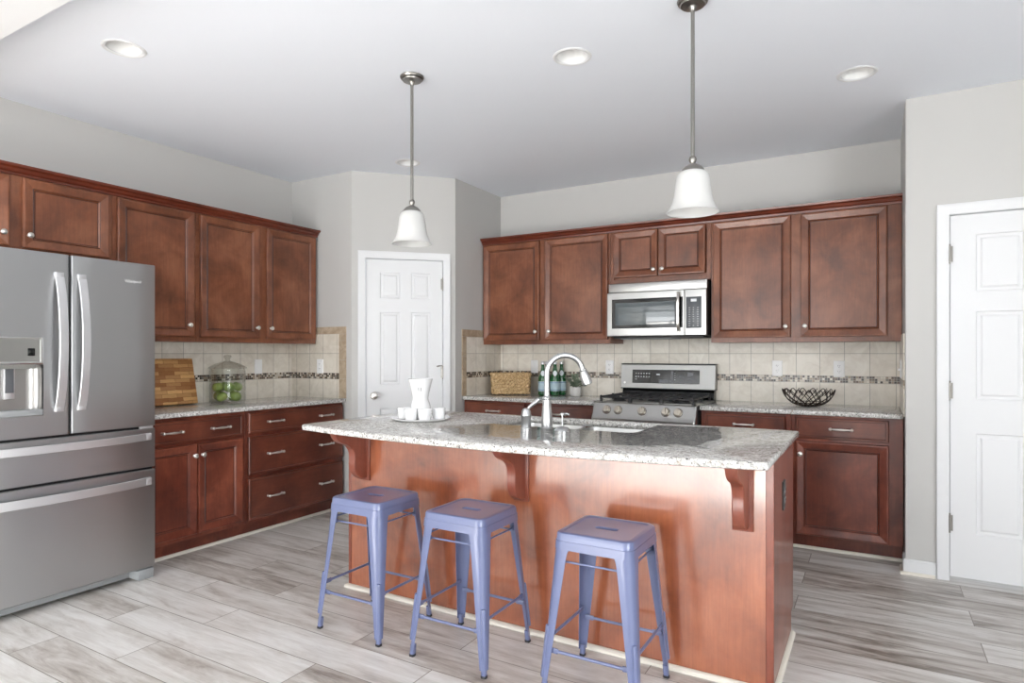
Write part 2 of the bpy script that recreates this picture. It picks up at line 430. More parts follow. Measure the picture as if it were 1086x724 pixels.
def hinge(m, x, z, M=None):
    m.tube([(x, -.012, z-.045), (x, -.012, z+.045)], .006, 10, M=M)
    m.sphere((x, -.012, z+.05), .006, 8, 6, M=M); m.sphere((x, -.012, z-.05), .006, 8, 6, M=M)
    m.box(x-.015, x+.015, -.008, -.002, z-.044, z+.044, M=M)

# pantry door
o = struct(casing(MB(), .11, .742, 2.055).build('trim_1', paint_trim, loc=(XP, YP, 0), rz=rzP, ang=25))
rows = [(1.617, 1.944), (1.03, 1.617-.0)]
D1 = struct(six_panel(MB(), .114, .738, .012, 2.05, [(.226, .387), (.478, .638)],
            [(1.732, 1.946), (1.026, 1.62), (.24, .83)], .006).build('door_1', paint_trim, loc=(XP, YP, 0), rz=rzP, ang=20))
def door_knob(p, x, z, y=0.0):
    m = MB(); Mk = Matrix.Translation((x, y, z)) @ Matrix.Rotation(PI/2, 4, 'X')
    m.lathe([(.031, 0), (.031, .004), (.026, .009), (.012, .012), (.011, .032), (.02, .036), (.028, .046), (.029, .056), (.023, .066), (.01, .07)], 24, M=Mk)
    return m.build('door_knob', nickel, p)
tag(door_knob(D1, .178, .935, .006), 'satin nickel knob')
for z in (1.86, 1.12, .3):
    m = MB(); hinge(m, .7405, z); m.build('hinge', dark_nickel, D1)
m = MB(); m.box(.71, .738, -.03, -.012, 1.172, 1.182, .003); m.tube([(.714, -.02, 1.177), (.69, -.032, 1.172)], .006, 8); m.build('hinge_stop', dark_nickel, D1)

# right door in the front wall (local: x from DX0)
o = struct(casing(MB(), DX0, DX1, DZ).build('trim_2', paint_trim, loc=(0, YD, 0), ang=25))
D2 = struct(six_panel(MB(), DX0+.004, DX1-.004, .022, DZ-.004, [(DX0+.122, DX0+.335), (DX0+.427, DX0+.64)],
            [(1.625, 1.944), (1.022, 1.515), (.27, .834)], .006).build('door_2', paint_trim, loc=(0, YD, 0), ang=20))
for z in (1.84, 1.07, .325):
    m = MB(); hinge(m, DX0+.0005, z); m.build('hinge', dark_nickel, D2)
tag(door_knob(D2, DX1-.07, .93, .006), 'satin nickel knob')

def baseboard(pts, name, h=.088):
    """profile swept along a polyline on the floor; left side of the direction is the room"""
    prof = [(0, 0), (.012, 0), (.012, h-.022), (.009, h-.012), (.006, h), (0, h)]
    return struct(sweep(MB(), pts, prof).build(name, paint_trim, ang=25))
def sweep(m, pts, prof, z=0, closed_prof=True):
    P = [Vector((a, b)) for a, b in pts]; rings = []
    for i, p in enumerate(P):
        d0 = (P[i]-P[i-1]).normalized() if i > 0 else None
        d1 = (P[i+1]-P[i]).normalized() if i < len(P)-1 else None
        if d0 is None: d0 = d1
        if d1 is None: d1 = d0
        n0 = Vector((-d0.y, d0.x)); n1 = Vector((-d1.y, d1.x)); n = (n0+n1)
        n = n/n.length_squared*2 if n.length > 1e-6 else n0
        rings.append([(p.x+n.x*a, p.y+n.y*a, z+b) for a, b in prof])
    return m.loft(rings, True, True, True)
baseboard([(DX0-.061, YD), (XS, YD), (XS, YD+.15)][::-1][::-1] if False else [(DX0-.061, YD-.0), (XS-.0, YD-.0), (XS-.0, YD+.14)][::-1], 'baseboard_front') if False else None
# baseboard turning the corner beside the right door
bb = [(XS-.012, YD+.14), (XS-.012, YD-.012), (DX0-.061, YD-.012)]
m = MB(); m.box(XS-.012, DX0-.062, YD-.012, YD, 0, .075, .0); m.box(XS-.010, DX0-.062, YD-.009, YD, .075, .088, .002)
m.box(XS-.012, XS, YD, YD+.14, 0, .075); m.box(XS-.009, XS, YD, YD+.14, .075, .088)
struct(m.build('baseboard_front', paint_trim, ang=25))
m = MB(); q = [(0, 0), (-.016, 0), (-.015, .006), (-.011, .011), (-.006, .014), (0, .016)]
m.prism([(YD-.012+a, z) for a, z in q], XS-.028, DX0-.066, 'x'); m.prism([(XS-.012+a, z) for a, z in q], YD-.02, YD+.14, 'y')
struct(m.build('trim_3', ivory, ang=25))
m = MB(); m.box(DX1+.062, XR, YD-.012, YD, 0, .088)
struct(m.build('baseboard_right', paint_trim, ang=0))
m = MB(); m.box(XW, XW+.012, YR, 1.02, 0, .088); struct(m.build('baseboard_left', paint_trim, ang=0))
m = MB(); m.box(0, .048, -.012, 0, 0, .088); m.box(.804, PD, -.012, 0, 0, .088)
struct(m.build('baseboard_pantry', paint_trim, loc=(XP, YP, 0), rz=rzP, ang=0))

# backsplash: stone tile, mosaic strip and tan border as parts of the walls
def bs(parent, lo, hi, mos, axis, u0, u1, p, top, z0=.9, d=.008):
    def bx(za_, zb_, dd):
        m = MB()
        if axis == 'x': m.box(u0, u1, p-dd, p, za_, zb_)
        else:
            q = sorted((p, p+dd)); m.box(q[0], q[1], u0, u1, za_, zb_)
        return m
    bx(z0, 1.069, d).build('tile_field', lo, parent, ang=0)
    bx(1.117, top, d).build('tile_field', hi, parent, ang=0)
    bx(1.069, 1.117, d*1.12).build('mosaic_strip', mos, parent, ang=0)
bs(WL, tileY_lo, tileY_hi, mosY, 'y', 1.9, YP-.0, XW, 1.372)
bs(WPL, tileX_lo, tileX_hi, mosX, 'x', XW, -3.795, YP, 1.439)
bs(WB, tileX_lo, tileX_hi, mosX, 'x', XQ, XS, YB, 1.40)
bs(WPR, tileY_lo, tileY_hi, mosY, 'y', 4.491, YB-.008, XQ, 1.425)
bs(WS, tileY_lo, tileY_hi, mosY, 'y', YD+.13, YB-.008, XS, 1.40, d=-.008)
m = MB()
for z in (.915, 1.072, 1.229): m.box(-3.795, -3.721, YP-.009, YP, z, min(z+.156, 1.497), .001)
m.box(-3.795, -3.721, YP-.009, YP, 1.386, 1.439, .001)
for x in (-3.875, -4.03, -4.185, -4.34): m.box(x, min(x+.154, -3.721), YP-.009, YP, 1.44, 1.499, .001)
m.build('border_tile', border_m, WPL, ang=0)
m = MB()
for z in (.915, 1.085, 1.255): m.box(XQ, XQ+.009, 4.427, 4.4905, z, z+.169, .001)
for y in (4.427, 4.583, 4.739): m.box(XQ, XQ+.009, y, y+.155, 1.426, 1.487, .001)
m.build('border_tile', border_m, WPR, ang=0)

# ================================================================ CABINETS
DOOR = [(0, .018), (.003, .0225), (.010, .0235), (.047, .0150), (.0495, .0125), (.053, .0145), (.059, .0075), (.063, .0065)]
GLAZE_DOOR = (5, 7); GLAZE_DRW = (4,)
def glaze(o, segs):
    o.data.materials.append(glaze_m)
    for k in segs:
        for p in list(o.data.polygons)[k*4:k*4+4]: p.material_index = 1
DRW = [(0, .012), (.006, .017), (.016, .0185), (.020, .020)]
DRW2 = [(0, .016), (.004, .0215), (.013, .0215), (.0165, .0180), (.019, .0185)]
def knob(parent, x, z, y=-.02):
    Mk = Matrix.Translation((x, y, z)) @ Matrix.Rotation(PI/2, 4, 'X')
    return MB().lathe([(.009, 0), (.009, .003), (.006, .006), (.006, .012), (.012, .016), (.0155, .021), (.0150, .026), (.010, .0295), (.003, .031)], 18, M=Mk).build('knob', nickel, parent)
def pull(parent, x, z, y=-.02, L=.060):
    m = MB()
    for s in (-1, 1):
        Mk = Matrix.Translation((x+s*L, y, z)) @ Matrix.Rotation(PI/2, 4, 'X')
        m.lathe([(.009, 0), (.008, .004), (.006, .008), (.006, .02)], 14, M=Mk)
        m.sphere((x+s*L, y-.025, z), .0105, 14, 8)
    n = 12; pts = []; rr = []
    for k in range(n+1):
        t = -1+2*k/n; pts.append((x+t*L, y-.025-.006*(1-t*t), z)); rr.append(.0050+.0026*math.exp(-(t/.5)**2))
    m.tube(pts, rr, 10)
    return m.build('pull', nickel, parent)
def cab_door(parent, x0, x1, z0, z1, kx, kz, mat=None):
    d = MB().panel(x0, x1, z0, z1, DOOR, -.0015).build('door', mat or cherry_v, parent, ang=8); glaze(d, GLAZE_DOOR)
    if kx is not None: knob(d, kx, kz, -.0225)
    return d
def drawer(parent, x0, x1, z0, z1, pulls, mat=None, rings=DRW2):
    d = MB().panel(x0, x1, z0, z1, rings, -.0015).build('drawer', mat or cherry_h, parent, ang=8); glaze(d, GLAZE_DRW)
    for px in pulls: pull(d, px, (z0+z1)/2, -.019)
    return d
def carcass(parent, w_, depth, z0, z1, rails, toe=False, mat=None):
    """box behind the face frame plus a face frame whose stiles/rails are listed as rectangles"""
    m = MB(); m.box(0, w_, .02, depth, z0, z1, 0)
    if toe: m.box(.0, w_, .075, depth, 0, z0)
    o = m.build('carcass', mat or cherry_v, parent, ang=0)
    m = MB()
    for r in rails: m.box(r[0], r[1], 0, .0205, r[2], r[3], .0008, seg=1)
    m.build('face_frame', mat or cherry_v, parent, ang=0)
    return o
def frame(w_, z0, z1, st=.04, mids=(), hor=(), sr=None):
    sr = sr or st
    R = [(0, st, z0, z1), (w_-sr, w_, z0, z1), (st+.0001, w_-sr-.0001, z0, z0+.035), (st+.0001, w_-sr-.0001, z1-.04, z1)]
    for a, b in mids: R.append((a, b, z0+.0352, z1-.0402))
    for a, b in hor: R.append((st+.0001, w_-sr-.0001, a, b))
    return R
G1 = 'cherry upper cabinets'; G2 = 'cherry base cabinets'
# --- left wall (local x -> world +y). face plane x = XUF
XUF = XW+.305; UD = .303
def left_upper(y0, y1, z0, label): 
    t = thing('upper_cabinet', label, 'cabinet', (XUF, y0, 0), PI/2, G1); t.location.z = z0; return t
# fridge cabinet
t = left_upper(1.09, 2.099, 1.832, 'short two-door cherry upper cabinet above the steel refrigerator'); W = 1.009; Z = .42
carcass(t, W, UD, 0, Z, frame(W, 0, Z, .03, [(.462, .545)]))
cab_door(t, 1.118-1.09, 1.565-1.09, .028, Z-.008, 1.531-1.09, .098)
cab_door(t, 1.626-1.09, 2.075-1.09, .028, Z-.008, 1.653-1.09, .098)
t = left_upper(2.101, 2.645, 1.36, 'tall single-door cherry upper cabinet right beside the refrigerator'); W = .544; Z = .892
carcass(t, W, UD, 0, Z, frame(W, 0, Z, .03))
cab_door(t, .022, .527, .034, Z-.008, 2.585-2.101, .113)
t = left_upper(2.647, 3.722, 1.36, 'two-door cherry upper cabinet above the glass apple jar'); W = 1.075
carcass(t, W, UD, 0, Z, frame(W, 0, Z, .03, [(.495, .59)]))
cab_door(t, 2.673-2.647, 3.153-2.647, .034, Z-.008, 3.126-2.647, .113)
cab_door(t, 3.222-2.647, 3.705-2.647, .034, Z-.008, 3.25-2.647, .113)
def crown(m, pts): # pts run so that the left side of travel is the room
    prof = [(0, 0), (.010, 0), (.012, .012), (.022, .02), (.030, .034), (.046, .042), (.050, .055), (.0, .055)]
    return sweep(m, pts, prof, 2.2515)
m = MB(); crown(m, [(XUF, 3.731), (XUF, 1.08)]); m.box(XW+.002, XUF+.0, 1.08, 3.731, 2.2535, 2.304)
tag(m.build('crown_molding', cherry_crown, ang=12), 'long reddish crown molding topping the left wall upper cabinets', 'molding')
# --- back wall uppers (face plane y = YUF)
YUF = YB-.308
def back_upper(x0, z0, label): return thing('upper_cabinet', label, 'cabinet', (x0, YUF, z0), 0, G1)
t = back_upper(-3.062, 1.36, 'two-door cherry upper cabinet above the woven basket and green bottles'); W = 1.219
carcass(t, W, .306, 0, Z, frame(W, 0, Z, .03, [(.56, .655)]))
cab_door(t, -3.047+3.062, -2.481+3.062, .034, Z-.008, -2.512+3.062, .106)
cab_door(t, -2.43+3.062, -1.86+3.062, .034, Z-.008, -2.381+3.062, .106)
t = back_upper(-1.841, 1.832, 'short two-door cherry upper cabinet above the microwave'); W = .789
carcass(t, W, .306, 0, .42, frame(W, 0, .42, .03))
cab_door(t, .029, .388, .05, .412, -1.480+1.841, .098)
cab_door(t, .394, .752, .05, .412, -1.412+1.841, .098)
t = back_upper(-1.050, 1.36, 'two-door cherry upper cabinet above the black wire bowl, at the right wall'); W = 1.203
carcass(t, W, .306, 0, Z, frame(W, 0, Z, .03, [(.535, .62)], (), .088))
cab_door(t, -1.034+1.05, -.507+1.05, .034, Z-.008, -.538+1.05, .108)
cab_door(t, -.443+1.05, .073+1.05, .034, Z-.008, -.415+1.05, .108)
m = MB(); crown(m, [(.155, YUF), (-3.063, YUF)]); m.box(-3.060, .155, YUF, YB-.002, 2.2535, 2.304)
tag(m.build('crown_molding', cherry_crown, ang=12), 'long reddish crown molding topping the back wall upper cabinets', 'molding')

# --- left base run (face plane x = XBF)
XBF = XW+.61; BDP = .598
def left_base(y0, label): return thing('base_cabinet', label, 'cabinet', (XBF, y0, 0), PI/2, G2)
t = left_base(2.108, 'cherry base cabinet with one wide drawer over two doors, beside the refrigerator'); W = .699
carcass(t, W, BDP, .105, .883, frame(W, .105, .883, .03, (), [(.70, .735)]), True, cherry_base)
drawer(t, 2.125-2.108, 2.78-2.108, .722, .862, (2.277-2.108, 2.606-2.108))
cab_door(t, 2.125-2.108, 2.447-2.108, .133, .703, 2.424-2.108, .632, cherry_base)
cab_door(t, 2.453-2.108, 2.78-2.108, .133, .703, 2.479-2.108, .632, cherry_base)
t = left_base(2.809, 'cherry base cabinet of three stacked wide drawers next to the pantry'); W = .912
carcass(t, W, BDP, .105, .883, frame(W, .105, .883, .03, (), [(.695, .735), (.40, .45)]), True, cherry_base)
for a, b in ((.727, .866), (.44, .70), (.125, .412)):
    drawer(t, .02, W-.012, a, b, (3.043-2.809, 3.523-2.809))
# shoe moulding in front of the toe kicks
def shoe(name, pts):
    return struct(sweep(MB(), pts, [(0, 0), (.016, 0), (.015, .008), (.011, .014), (.005, .018), (0, .018)]).build(name, ivory, ang=30))
shoe('trim_4', [(XBF-.074, 3.722), (XBF-.074, 2.11)])
# --- back base runs (face plane y = YBF)
YBF = YB-.61
def back_base(x0, label): return thing('base_cabinet', label, 'cabinet', (x0, YBF, 0), 0, G2)
def drawer_door(t, W, x0, x1, kx):
    carcass(t, W, .60, .105, .883, frame(W, .105, .883, .03, (), [(.70, .735)]), True, cherry_base)
    drawer(t, x0, x1, .735, .868, ((x0+x1)/2,))
    cab_door(t, x0, x1, .112, .716, kx, .628, cherry_base)
t = back_base(-3.060, 'cherry base cabinet with drawer under the woven basket'); drawer_door(t, .614, .02, .602, .56)
t = back_base(-2.444, 'cherry base cabinet with drawer under the green bottles, left of the range'); drawer_door(t, .598, .012, .59, .05)
t = back_base(-1.052, 'cherry base cabinet with drawer directly right of the range'); drawer_door(t, .578, .03, .545, .50)
t = back_base(-.472, 'cherry base cabinet with drawer over one door under the wire bowl, by the grey wall')
carcass(t, .622, .60, .105, .883, frame(.622, .105, .883, .03, (), [(.715, .738)], .077), True, cherry_base)
drawer(t, .028, .548, .735, .868, (.29,)); cab_door(t, .028, .548, .112, .716, .056, .632, cherry_base)
shoe('trim_5', [(.152, YBF+.074), (-1.05, YBF+.074)])
shoe('trim_6', [(-1.85, YBF+.074), (-3.06, YBF+.074)])

# --- countertops
def slab(x0, x1, y0, y1, name, label, bev=.006):
    m = MB().box(x0, x1, y0, y1, .8845, .914, bev, seg=3)
    return tag(m.build(name, granite_m, ang=40), label, 'countertop', 'granite countertops')
m = MB().box(XW+.009, XW+.65, 2.105, YP-.0095, .8845, .914, .006, seg=3)
tag(m.build('countertop', granite_m, ang=40), 'speckled grey granite countertop on the left wall base cabinets', 'countertop', 'granite countertops')
slab(XQ+.009, -1.848, YB-.65, YB-.009, 'countertop', 'speckled granite countertop left of the range, carrying basket and bottles')
slab(-1.055, XS-.009, YB-.65, YB-.009, 'countertop', 'speckled granite countertop right of the range, carrying the wire bowl')

# ================================================================ ISLAND
IX0, IX1, IY0, IY1 = -2.50, -.33, 2.53, 3.19
isl = thing('kitchen_island', 'long cherry kitchen island with plain back panel facing the three stools', 'island', ((IX0+IX1)/2, 2.86, 0))
def I(m_, name, mat, ang=20):
    ox = Vector(((IX0+IX1)/2, 2.86, 0)); m_.v = [tuple(Vector(p)-ox) for p in m_.v]
    return m_.build(name, mat, isl, ang=ang)
# open-topped body so that the sink hangs inside
m = MB(); m.box(IX0+.02, IX1-.02, IY1-.02, IY1, .105, .883); m.box(IX0+.02, IX1-.02, IY0+.02, IY1-.075, 0, .09); m.box(IX0+.02, IX1-.02, IY0+.02, IY1-.02, .09, .11)
I(m, 'carcass', cherry_v, 0)
m = MB(); m.box(IX0+.018, IX1-.026, IY0, IY0+.019, .0, .883); I(m, 'back_panel', island_wood, 0)
for a, b in ((IX0, IX0+.02), (IX1-.02, IX1)):
    I(MB().prism([(IY0+.0195, 0), (IY1-.075, 0), (IY1-.075, .10), (IY1, .10), (IY1, .883), (IY0+.0195, .883)], a, b, 'x'), 'end_panel', corbel_wood, 0)
I(MB().box(IX0-.002, IX0+.0175, IY0-.003, IY0+.0192, 0, .883, .002), 'corner_strip', corbel_wood, 20)
I(MB().box(IX1-.0255, IX1+.003, IY0-.003, IY0+.0192, 0, .883, .002), 'corner_strip', corbel_wood, 20)
m = sweep(MB(), [(IX1+.0005, IY1-.078), (IX1+.0005, IY0-.0035), (IX0-.0005, IY0-.0035), (IX0-.0005, IY1-.078)][::-1], [(0, 0), (-.018, 0), (-.017, .010), (-.012, .016), (-.004, .019), (0, .019)])
tag(I(m, 'shoe_molding', ivory, 30), 'ivory quarter-round strip along the floor')
# island drawers/doors on the cooking side
for k in range(4):
    a = IX0+.03+k*.53; b = a+.515
    d = MB().panel(-b, -a, .112, .70, DOOR); e = MB().panel(-b, -a, .72, .868, DRW2)
    R = Matrix.Translation((0, IY1+.001, 0)) @ Matrix.Rotation(PI, 4, 'Z')
    for mm, nm in ((d, 'door'), (e, 'drawer')):
        mm.v = [tuple(R @ Vector(p)) for p in mm.v]; I(mm, nm, cherry_v, 12)
# corbels
def corbel(xc, label=None):
    D, zt_, H = .225, .8835, .285
    y0 = IY0-.012
    pr = [(0, 0), (D, 0), (D, -.012)]
    pr += [(D*(1-.02), -.022), (D*.95, -.036), (D*.89, -.05), (D*.81, -.062), (D*.72, -.07), (D*.66, -.074)]
    pr += [(D*.60, -.08), (D*.54, -.088), (D*.48, -.099), (D*.435, -.113), (D*.41, -.128), (D*.40, -.145), (D*.405, -.165), (D*.41, -.185), (D*.40, -.205), (D*.37, -.225), (D*.32, -.243), (D*.25, -.257), (D*.17, -.267), (D*.08, -.272), (0, -.272)]
    poly = [(y0-a, zt_+b) for a, b in pr]
    hw = .0225
    m = MB(); n = len(poly)
    # rounded front edges: three slices each side
    for_rings = []
    cx_ = sum(p[0] for p in poly)/n; cz = sum(p[1] for p in poly)/n
    def inset(d):
        out = []
        for i in range(n):
            a = Vector(poly[i-1]); b = Vector(poly[i]); c = Vector(poly[(i+1) % n])
            t_ = ((b-a).normalized()+(c-b).normalized()); t_ = t_.normalized() if t_.length > 1e-6 else (c-b).normalized()
            nn = Vector((-t_.y, t_.x)); ref = Vector((y0-.04, zt_-.05))-b
            if nn.dot(ref) < 0: nn = -nn
            out.append((b.x+nn.x*d, b.y+nn.y*d))
        out[0] = poly[0]; out[-1] = (poly[-1][0], poly[-1][1]+d); out[1] = (poly[1][0]+d, zt_); 
        return out
    for xx, d in ((-hw, .004), (-hw+.0015, .0015), (-hw+.004, 0), (hw-.004, 0), (hw-.0015, .0015), (hw, .004)):
        for_rings.append([(xc+xx, p[0], p[1]) for p in inset(d)])
    m.loft(for_rings)
    m.box(xc-.039, xc+.039, y0, IY0-.0003, zt_-H, zt_, .003)
    return I(m, 'corbel', corbel_wood, 30)
for xc in (-2.382, -1.412, -.438): corbel(xc)
# island top: bowed front edge, rounded corners, sink cut-out
SX0, SX1, SY0, SY1 = -1.73, -.955, 2.765, 3.165
def bow(x):
    t_ = (x+1.43)/1.12; return 2.245-.112*max(0, 1-t_*t_)
out = []
XL, XRT, YBK = -2.565, -.308, 3.245
def corner(cx_, cy_, r, a0, a1, n=6): return [(cx_+r*math.cos(a0+(a1-a0)*k/n), cy_+r*math.sin(a0+(a1-a0)*k/n)) for k in range(n+1)]
r_ = .03
out += corner(XL+r_, bow(XL+r_)+r_, r_, PI, 1.5*PI)
out += [(XL+.06+(XRT-XL-.10)*k/40, bow(XL+.06+(XRT-XL-.10)*k/40)) for k in range(41)]
out += corner(XRT-.015, bow(XRT-.015)+.015, .015, 1.5*PI, 2*PI, 4)
out += corner(XRT-.015, YBK-.015, .015, 0, PI/2, 4); out += corner(XL+r_, YBK-r_, r_, PI/2, PI)
hole = [(p[0], p[1]) for p in rrect((SX1-SX0)/2, (SY1-SY0)/2, .05, 0, 6, (SX0+SX1)/2, (SY0+SY1)/2)]
def offs(poly, d):
    n = len(poly); o_ = []
    for i in range(n):
        a = Vector(poly[i-1]); b = Vector(poly[i]); c = Vector(poly[(i+1) % n]); t_ = (c-a).normalized(); o_.append((b.x-t_.y*d, b.y+t_.x*d))
    return o_
m = MB()
rings = [[(x, y, z) for x, y in offs(out, d)] for d, z in ((.008, .8845), (.002, .8875), (0, .893), (0, .906), (.002, .911), (.007, .914))]
m.loft(rings, True, False, False)
hr = [[(x, y, z) for x, y in hole] for z in (.914, .8845)]
m.loft(hr, True, False, False)
for z, o_ in ((.914, rings[-1]), (.8845, rings[0])):
    bm = bmesh.new(); es = []
    for lp in ([(p[0], p[1]) for p in o_], hole):
        vs = [bm.verts.new((x, y, z)) for x, y in lp]; es += [bm.edges.new((vs[i], vs[(i+1) % len(vs)])) for i in range(len(vs))]
    bmesh.ops.triangle_fill(bm, use_beauty=True, use_dissolve=False, edges=es); m.bm(bm)
tp = m.build('island_countertop', granite_m, ang=40)
bm = bmesh.new(); bm.from_mesh(tp.data); bmesh.ops.remove_doubles(bm, verts=bm.verts[:], dist=1e-5); bmesh.ops.recalc_face_normals(bm, faces=bm.faces[:]); bm.to_mesh(tp.data); bm.free()
tag(tp, 'speckled granite island countertop with bowed front edge and sink cut-out', 'countertop')

# sink
sk = thing('sink', 'double-bowl stainless undermount sink set in the island countertop', 'sink', ((SX0+SX1)/2, (SY0+SY1)/2, .884))
def bowl(m, cx_, hx, hy, dep):
    m.loft([rrect(hx, hy, .045, -.002, 6, cx_), rrect(hx-.004, hy-.004, .045, -.02, 6, cx_), rrect(hx-.012, hy-.012, .045, -dep+.03, 6, cx_), rrect(hx-.04, hy-.04, .04, -dep, 6, cx_), rrect(.03, .03, .029, -dep-.004, 6, cx_)], True, False, True)
hw_ = (SX1-SX0)/2; hh = (SY1-SY0)/2
for s in (-1, 1):
    m = MB(); bowl(m, s*(hw_/2+.004), hw_/2-.010+.004, hh+.004, .2); m.build('bowl', steel_h, sk, ang=40)
m = MB(); m.box(-.013, .013, -hh-.004, hh+.004, -.04, -.006, .005)
m.build('divider', steel_h, sk)
m = MB()
for s in (-1, 1): m.box(s*(hw_+.002), s*(hw_+.02), -hh-.02, hh+.02, -.004, -.0005); m.box(-hw_-.02, hw_+.02, s*(hh+.003), s*(hh+.02), -.004, -.0005)
m.build('flange', steel_h, sk, ang=0)

# faucet
fx, fy = -1.375, 2.712
fa = thing('kitchen_faucet', 'brushed steel gooseneck pull-down faucet rising from the island', 'faucet', (fx, fy, .914), math.radians(36))
MB().lathe([(.030, 0), (.031, .006), (.027, .012), (.0275, .03), (.026, .06), (.022, .11), (.0185, .142), (.022, .146), (.0225, .152), (.017, .157), (.0145, .162)], 28).build('base', chrome, fa)
ra = .089; zc = .268
pts = [(0, 0, .155), (0, 0, .20), (0, 0, .24)]+[(ra-ra*math.cos(PI*k/20*.93), 0, zc+ra*math.sin(PI*k/20*.93)) for k in range(21)]
MB().tube(pts, .0135, 16).build('spout', chrome, fa)
e = Vector(pts[-1]); d = (Vector(pts[-1])-Vector(pts[-2])).normalized(); d = (d+Vector((.10, 0, -.12))).normalized()
prof = [(.0150, 0), (.0185, .004), (.0185, .009), (.0165, .012), (.0195, .020), (.0235, .036), (.0255, .052), (.0240, .062), (.0255, .066), (.0240, .079), (.0215, .081)]
Mx = Matrix.Translation(e-d*.004) @ d.to_track_quat('Z', 'X').to_matrix().to_4x4()
MB().lathe(prof, 24, M=Mx).build('spray_head', chrome, fa)
lv = thing('faucet_lever', 'small steel single-lever valve left of the gooseneck faucet', 'faucet lever', (-1.47, 2.675, .914), math.radians(30))
MB().lathe([(.027, 0), (.027, .004), (.024, .008), (.0235, .058), (.026, .062), (.026, .067), (.0235, .071), (.022, .086), (.014, .098), (.003, .101)], 24).build('valve_body', chrome, lv)
MB().tube([(.006, 0, .09), (.016, 0, .104), (.03, 0, .116), (.045, 0, .126), (.056, 0, .137), (.063, 0, .144)], [.007, .0085, .009, .0095, .0105, .008], 14).build('lever', chrome, lv)
sp = thing('soap_dispenser', 'low domed steel soap dispenser with thin stem right of the faucet', 'soap dispenser', (-1.275, 2.675, .914), math.radians(30))
MB().lathe([(.038, 0), (.038, .005), (.034, .009), (.028, .015), (.014, .020), (.007, .022)], 28).build('base', chrome, sp)
m = MB().tube([(0, 0, .020), (0, 0, .078)], .0042, 12); m.build('stem', chrome, sp)
m = MB().lathe([(.011, 0), (.011, .007), (.006, .01)], 14, (0, 0, .076)); m.tube([(0, 0, .081), (.02, 0, .0815), (.032, 0, .077)], .004, 10); m.build('nozzle', chrome, sp)

# island outlet on the end panel
def outlet(label, loc, rz, plate, slots=2, cover=None, kind='outlet', group='wall outlets'):
    t = thing('wall_outlet' if kind == 'outlet' else 'wall_switch', label, kind, loc, rz, group)
    MB().panel(-.036, .036, -.059, .059, [(0, .002), (.003, .006), (.006, .0065)]).build('cover_plate', plate, t, ang=30)
    if slots:
        for s in (-1, 1):
            p = MB(); R = [[(a, -.0065-h, b+s*.02) for a, b, _ in rrect(.0165-o_, .0145-o_, .008, 0, 4)] for o_, h in ((0, 0), (.001, .002), (.004, .0024))]
            p.loft(R); pr = p.build('receptacle', cover or plate, t, ang=30)
            q = MB(); q.box(-.0075, -.0050, -.0095, -.0086, s*.02-.001, s*.02+.007); q.box(.0045, .0072, -.0095, -.0086, s*.02-.001, s*.02+.006); q.lathe([(.0022, 0), (.0022, .0006)], 8, M=Matrix.Translation((0, -.0088, s*.02-.007)) @ Matrix.Rotation(PI/2, 4, 'X'))
            q.build('slots', slot_dark, pr, ang=0)
    else:
        MB().panel(-.016, .016, -.033, .033, [(0, .0085), (.002, .0095), (.006, .0085)], ).build('rocker', cover or plate, t, ang=30)
    return t
black_pl = Mat('dark_outlet_plate', S(48, 44, 44), .35).m
grey_pl = Mat('grey_receptacle', S(120, 118, 118), .4).m
outlet('dark outlet on the end panel of the island', (IX1+.0005, 2.83, .69), PI/2, black_pl, cover=grey_pl, group='island outlet')
TW = .0095
outlet('white rocker switch plate on the left tile wall, right of the apple jar', (XW+TW, 3.385, 1.172), PI/2, white_plastic, 0, kind='switch', group='wall switches')
outlet('white outlet on tile beside the pantry door, nearest the left wall cabinets', (-4.01, YP-TW, 1.172), 0, white_plastic)
outlet('white rocker switch plate on tile behind the green bottles', (-2.695, YB-TW, 1.16), 0, white_plastic, 0, kind='switch', group='wall switches')
outlet('white outlet on tile just left of the range backguard', (-1.965, YB-TW, 1.163), 0, white_plastic)
outlet('white outlet on tile above and left of the wire bowl, right of the range', (-.632, YB-TW, 1.168), 0, white_plastic)
outlet('white outlet on tile above and right of the wire bowl', (-.22, YB-TW, 1.168), 0, white_plastic)
t = thing('wall_switch', 'white toggle switch seen edge-on at the right end of the backsplash', 'switch', (XS-TW, 4.70, 1.18), -PI/2, 'wall switches')
MB().panel(-.036, .036, -.059, .059, [(0, .002), (.003, .006), (.006, .0065)]).build('cover_plate', white_plastic, t, ang=30)
MB().box(-.005, .005, -.018, -.005, -.010, .004, .002).build('toggle', white_plastic, t)

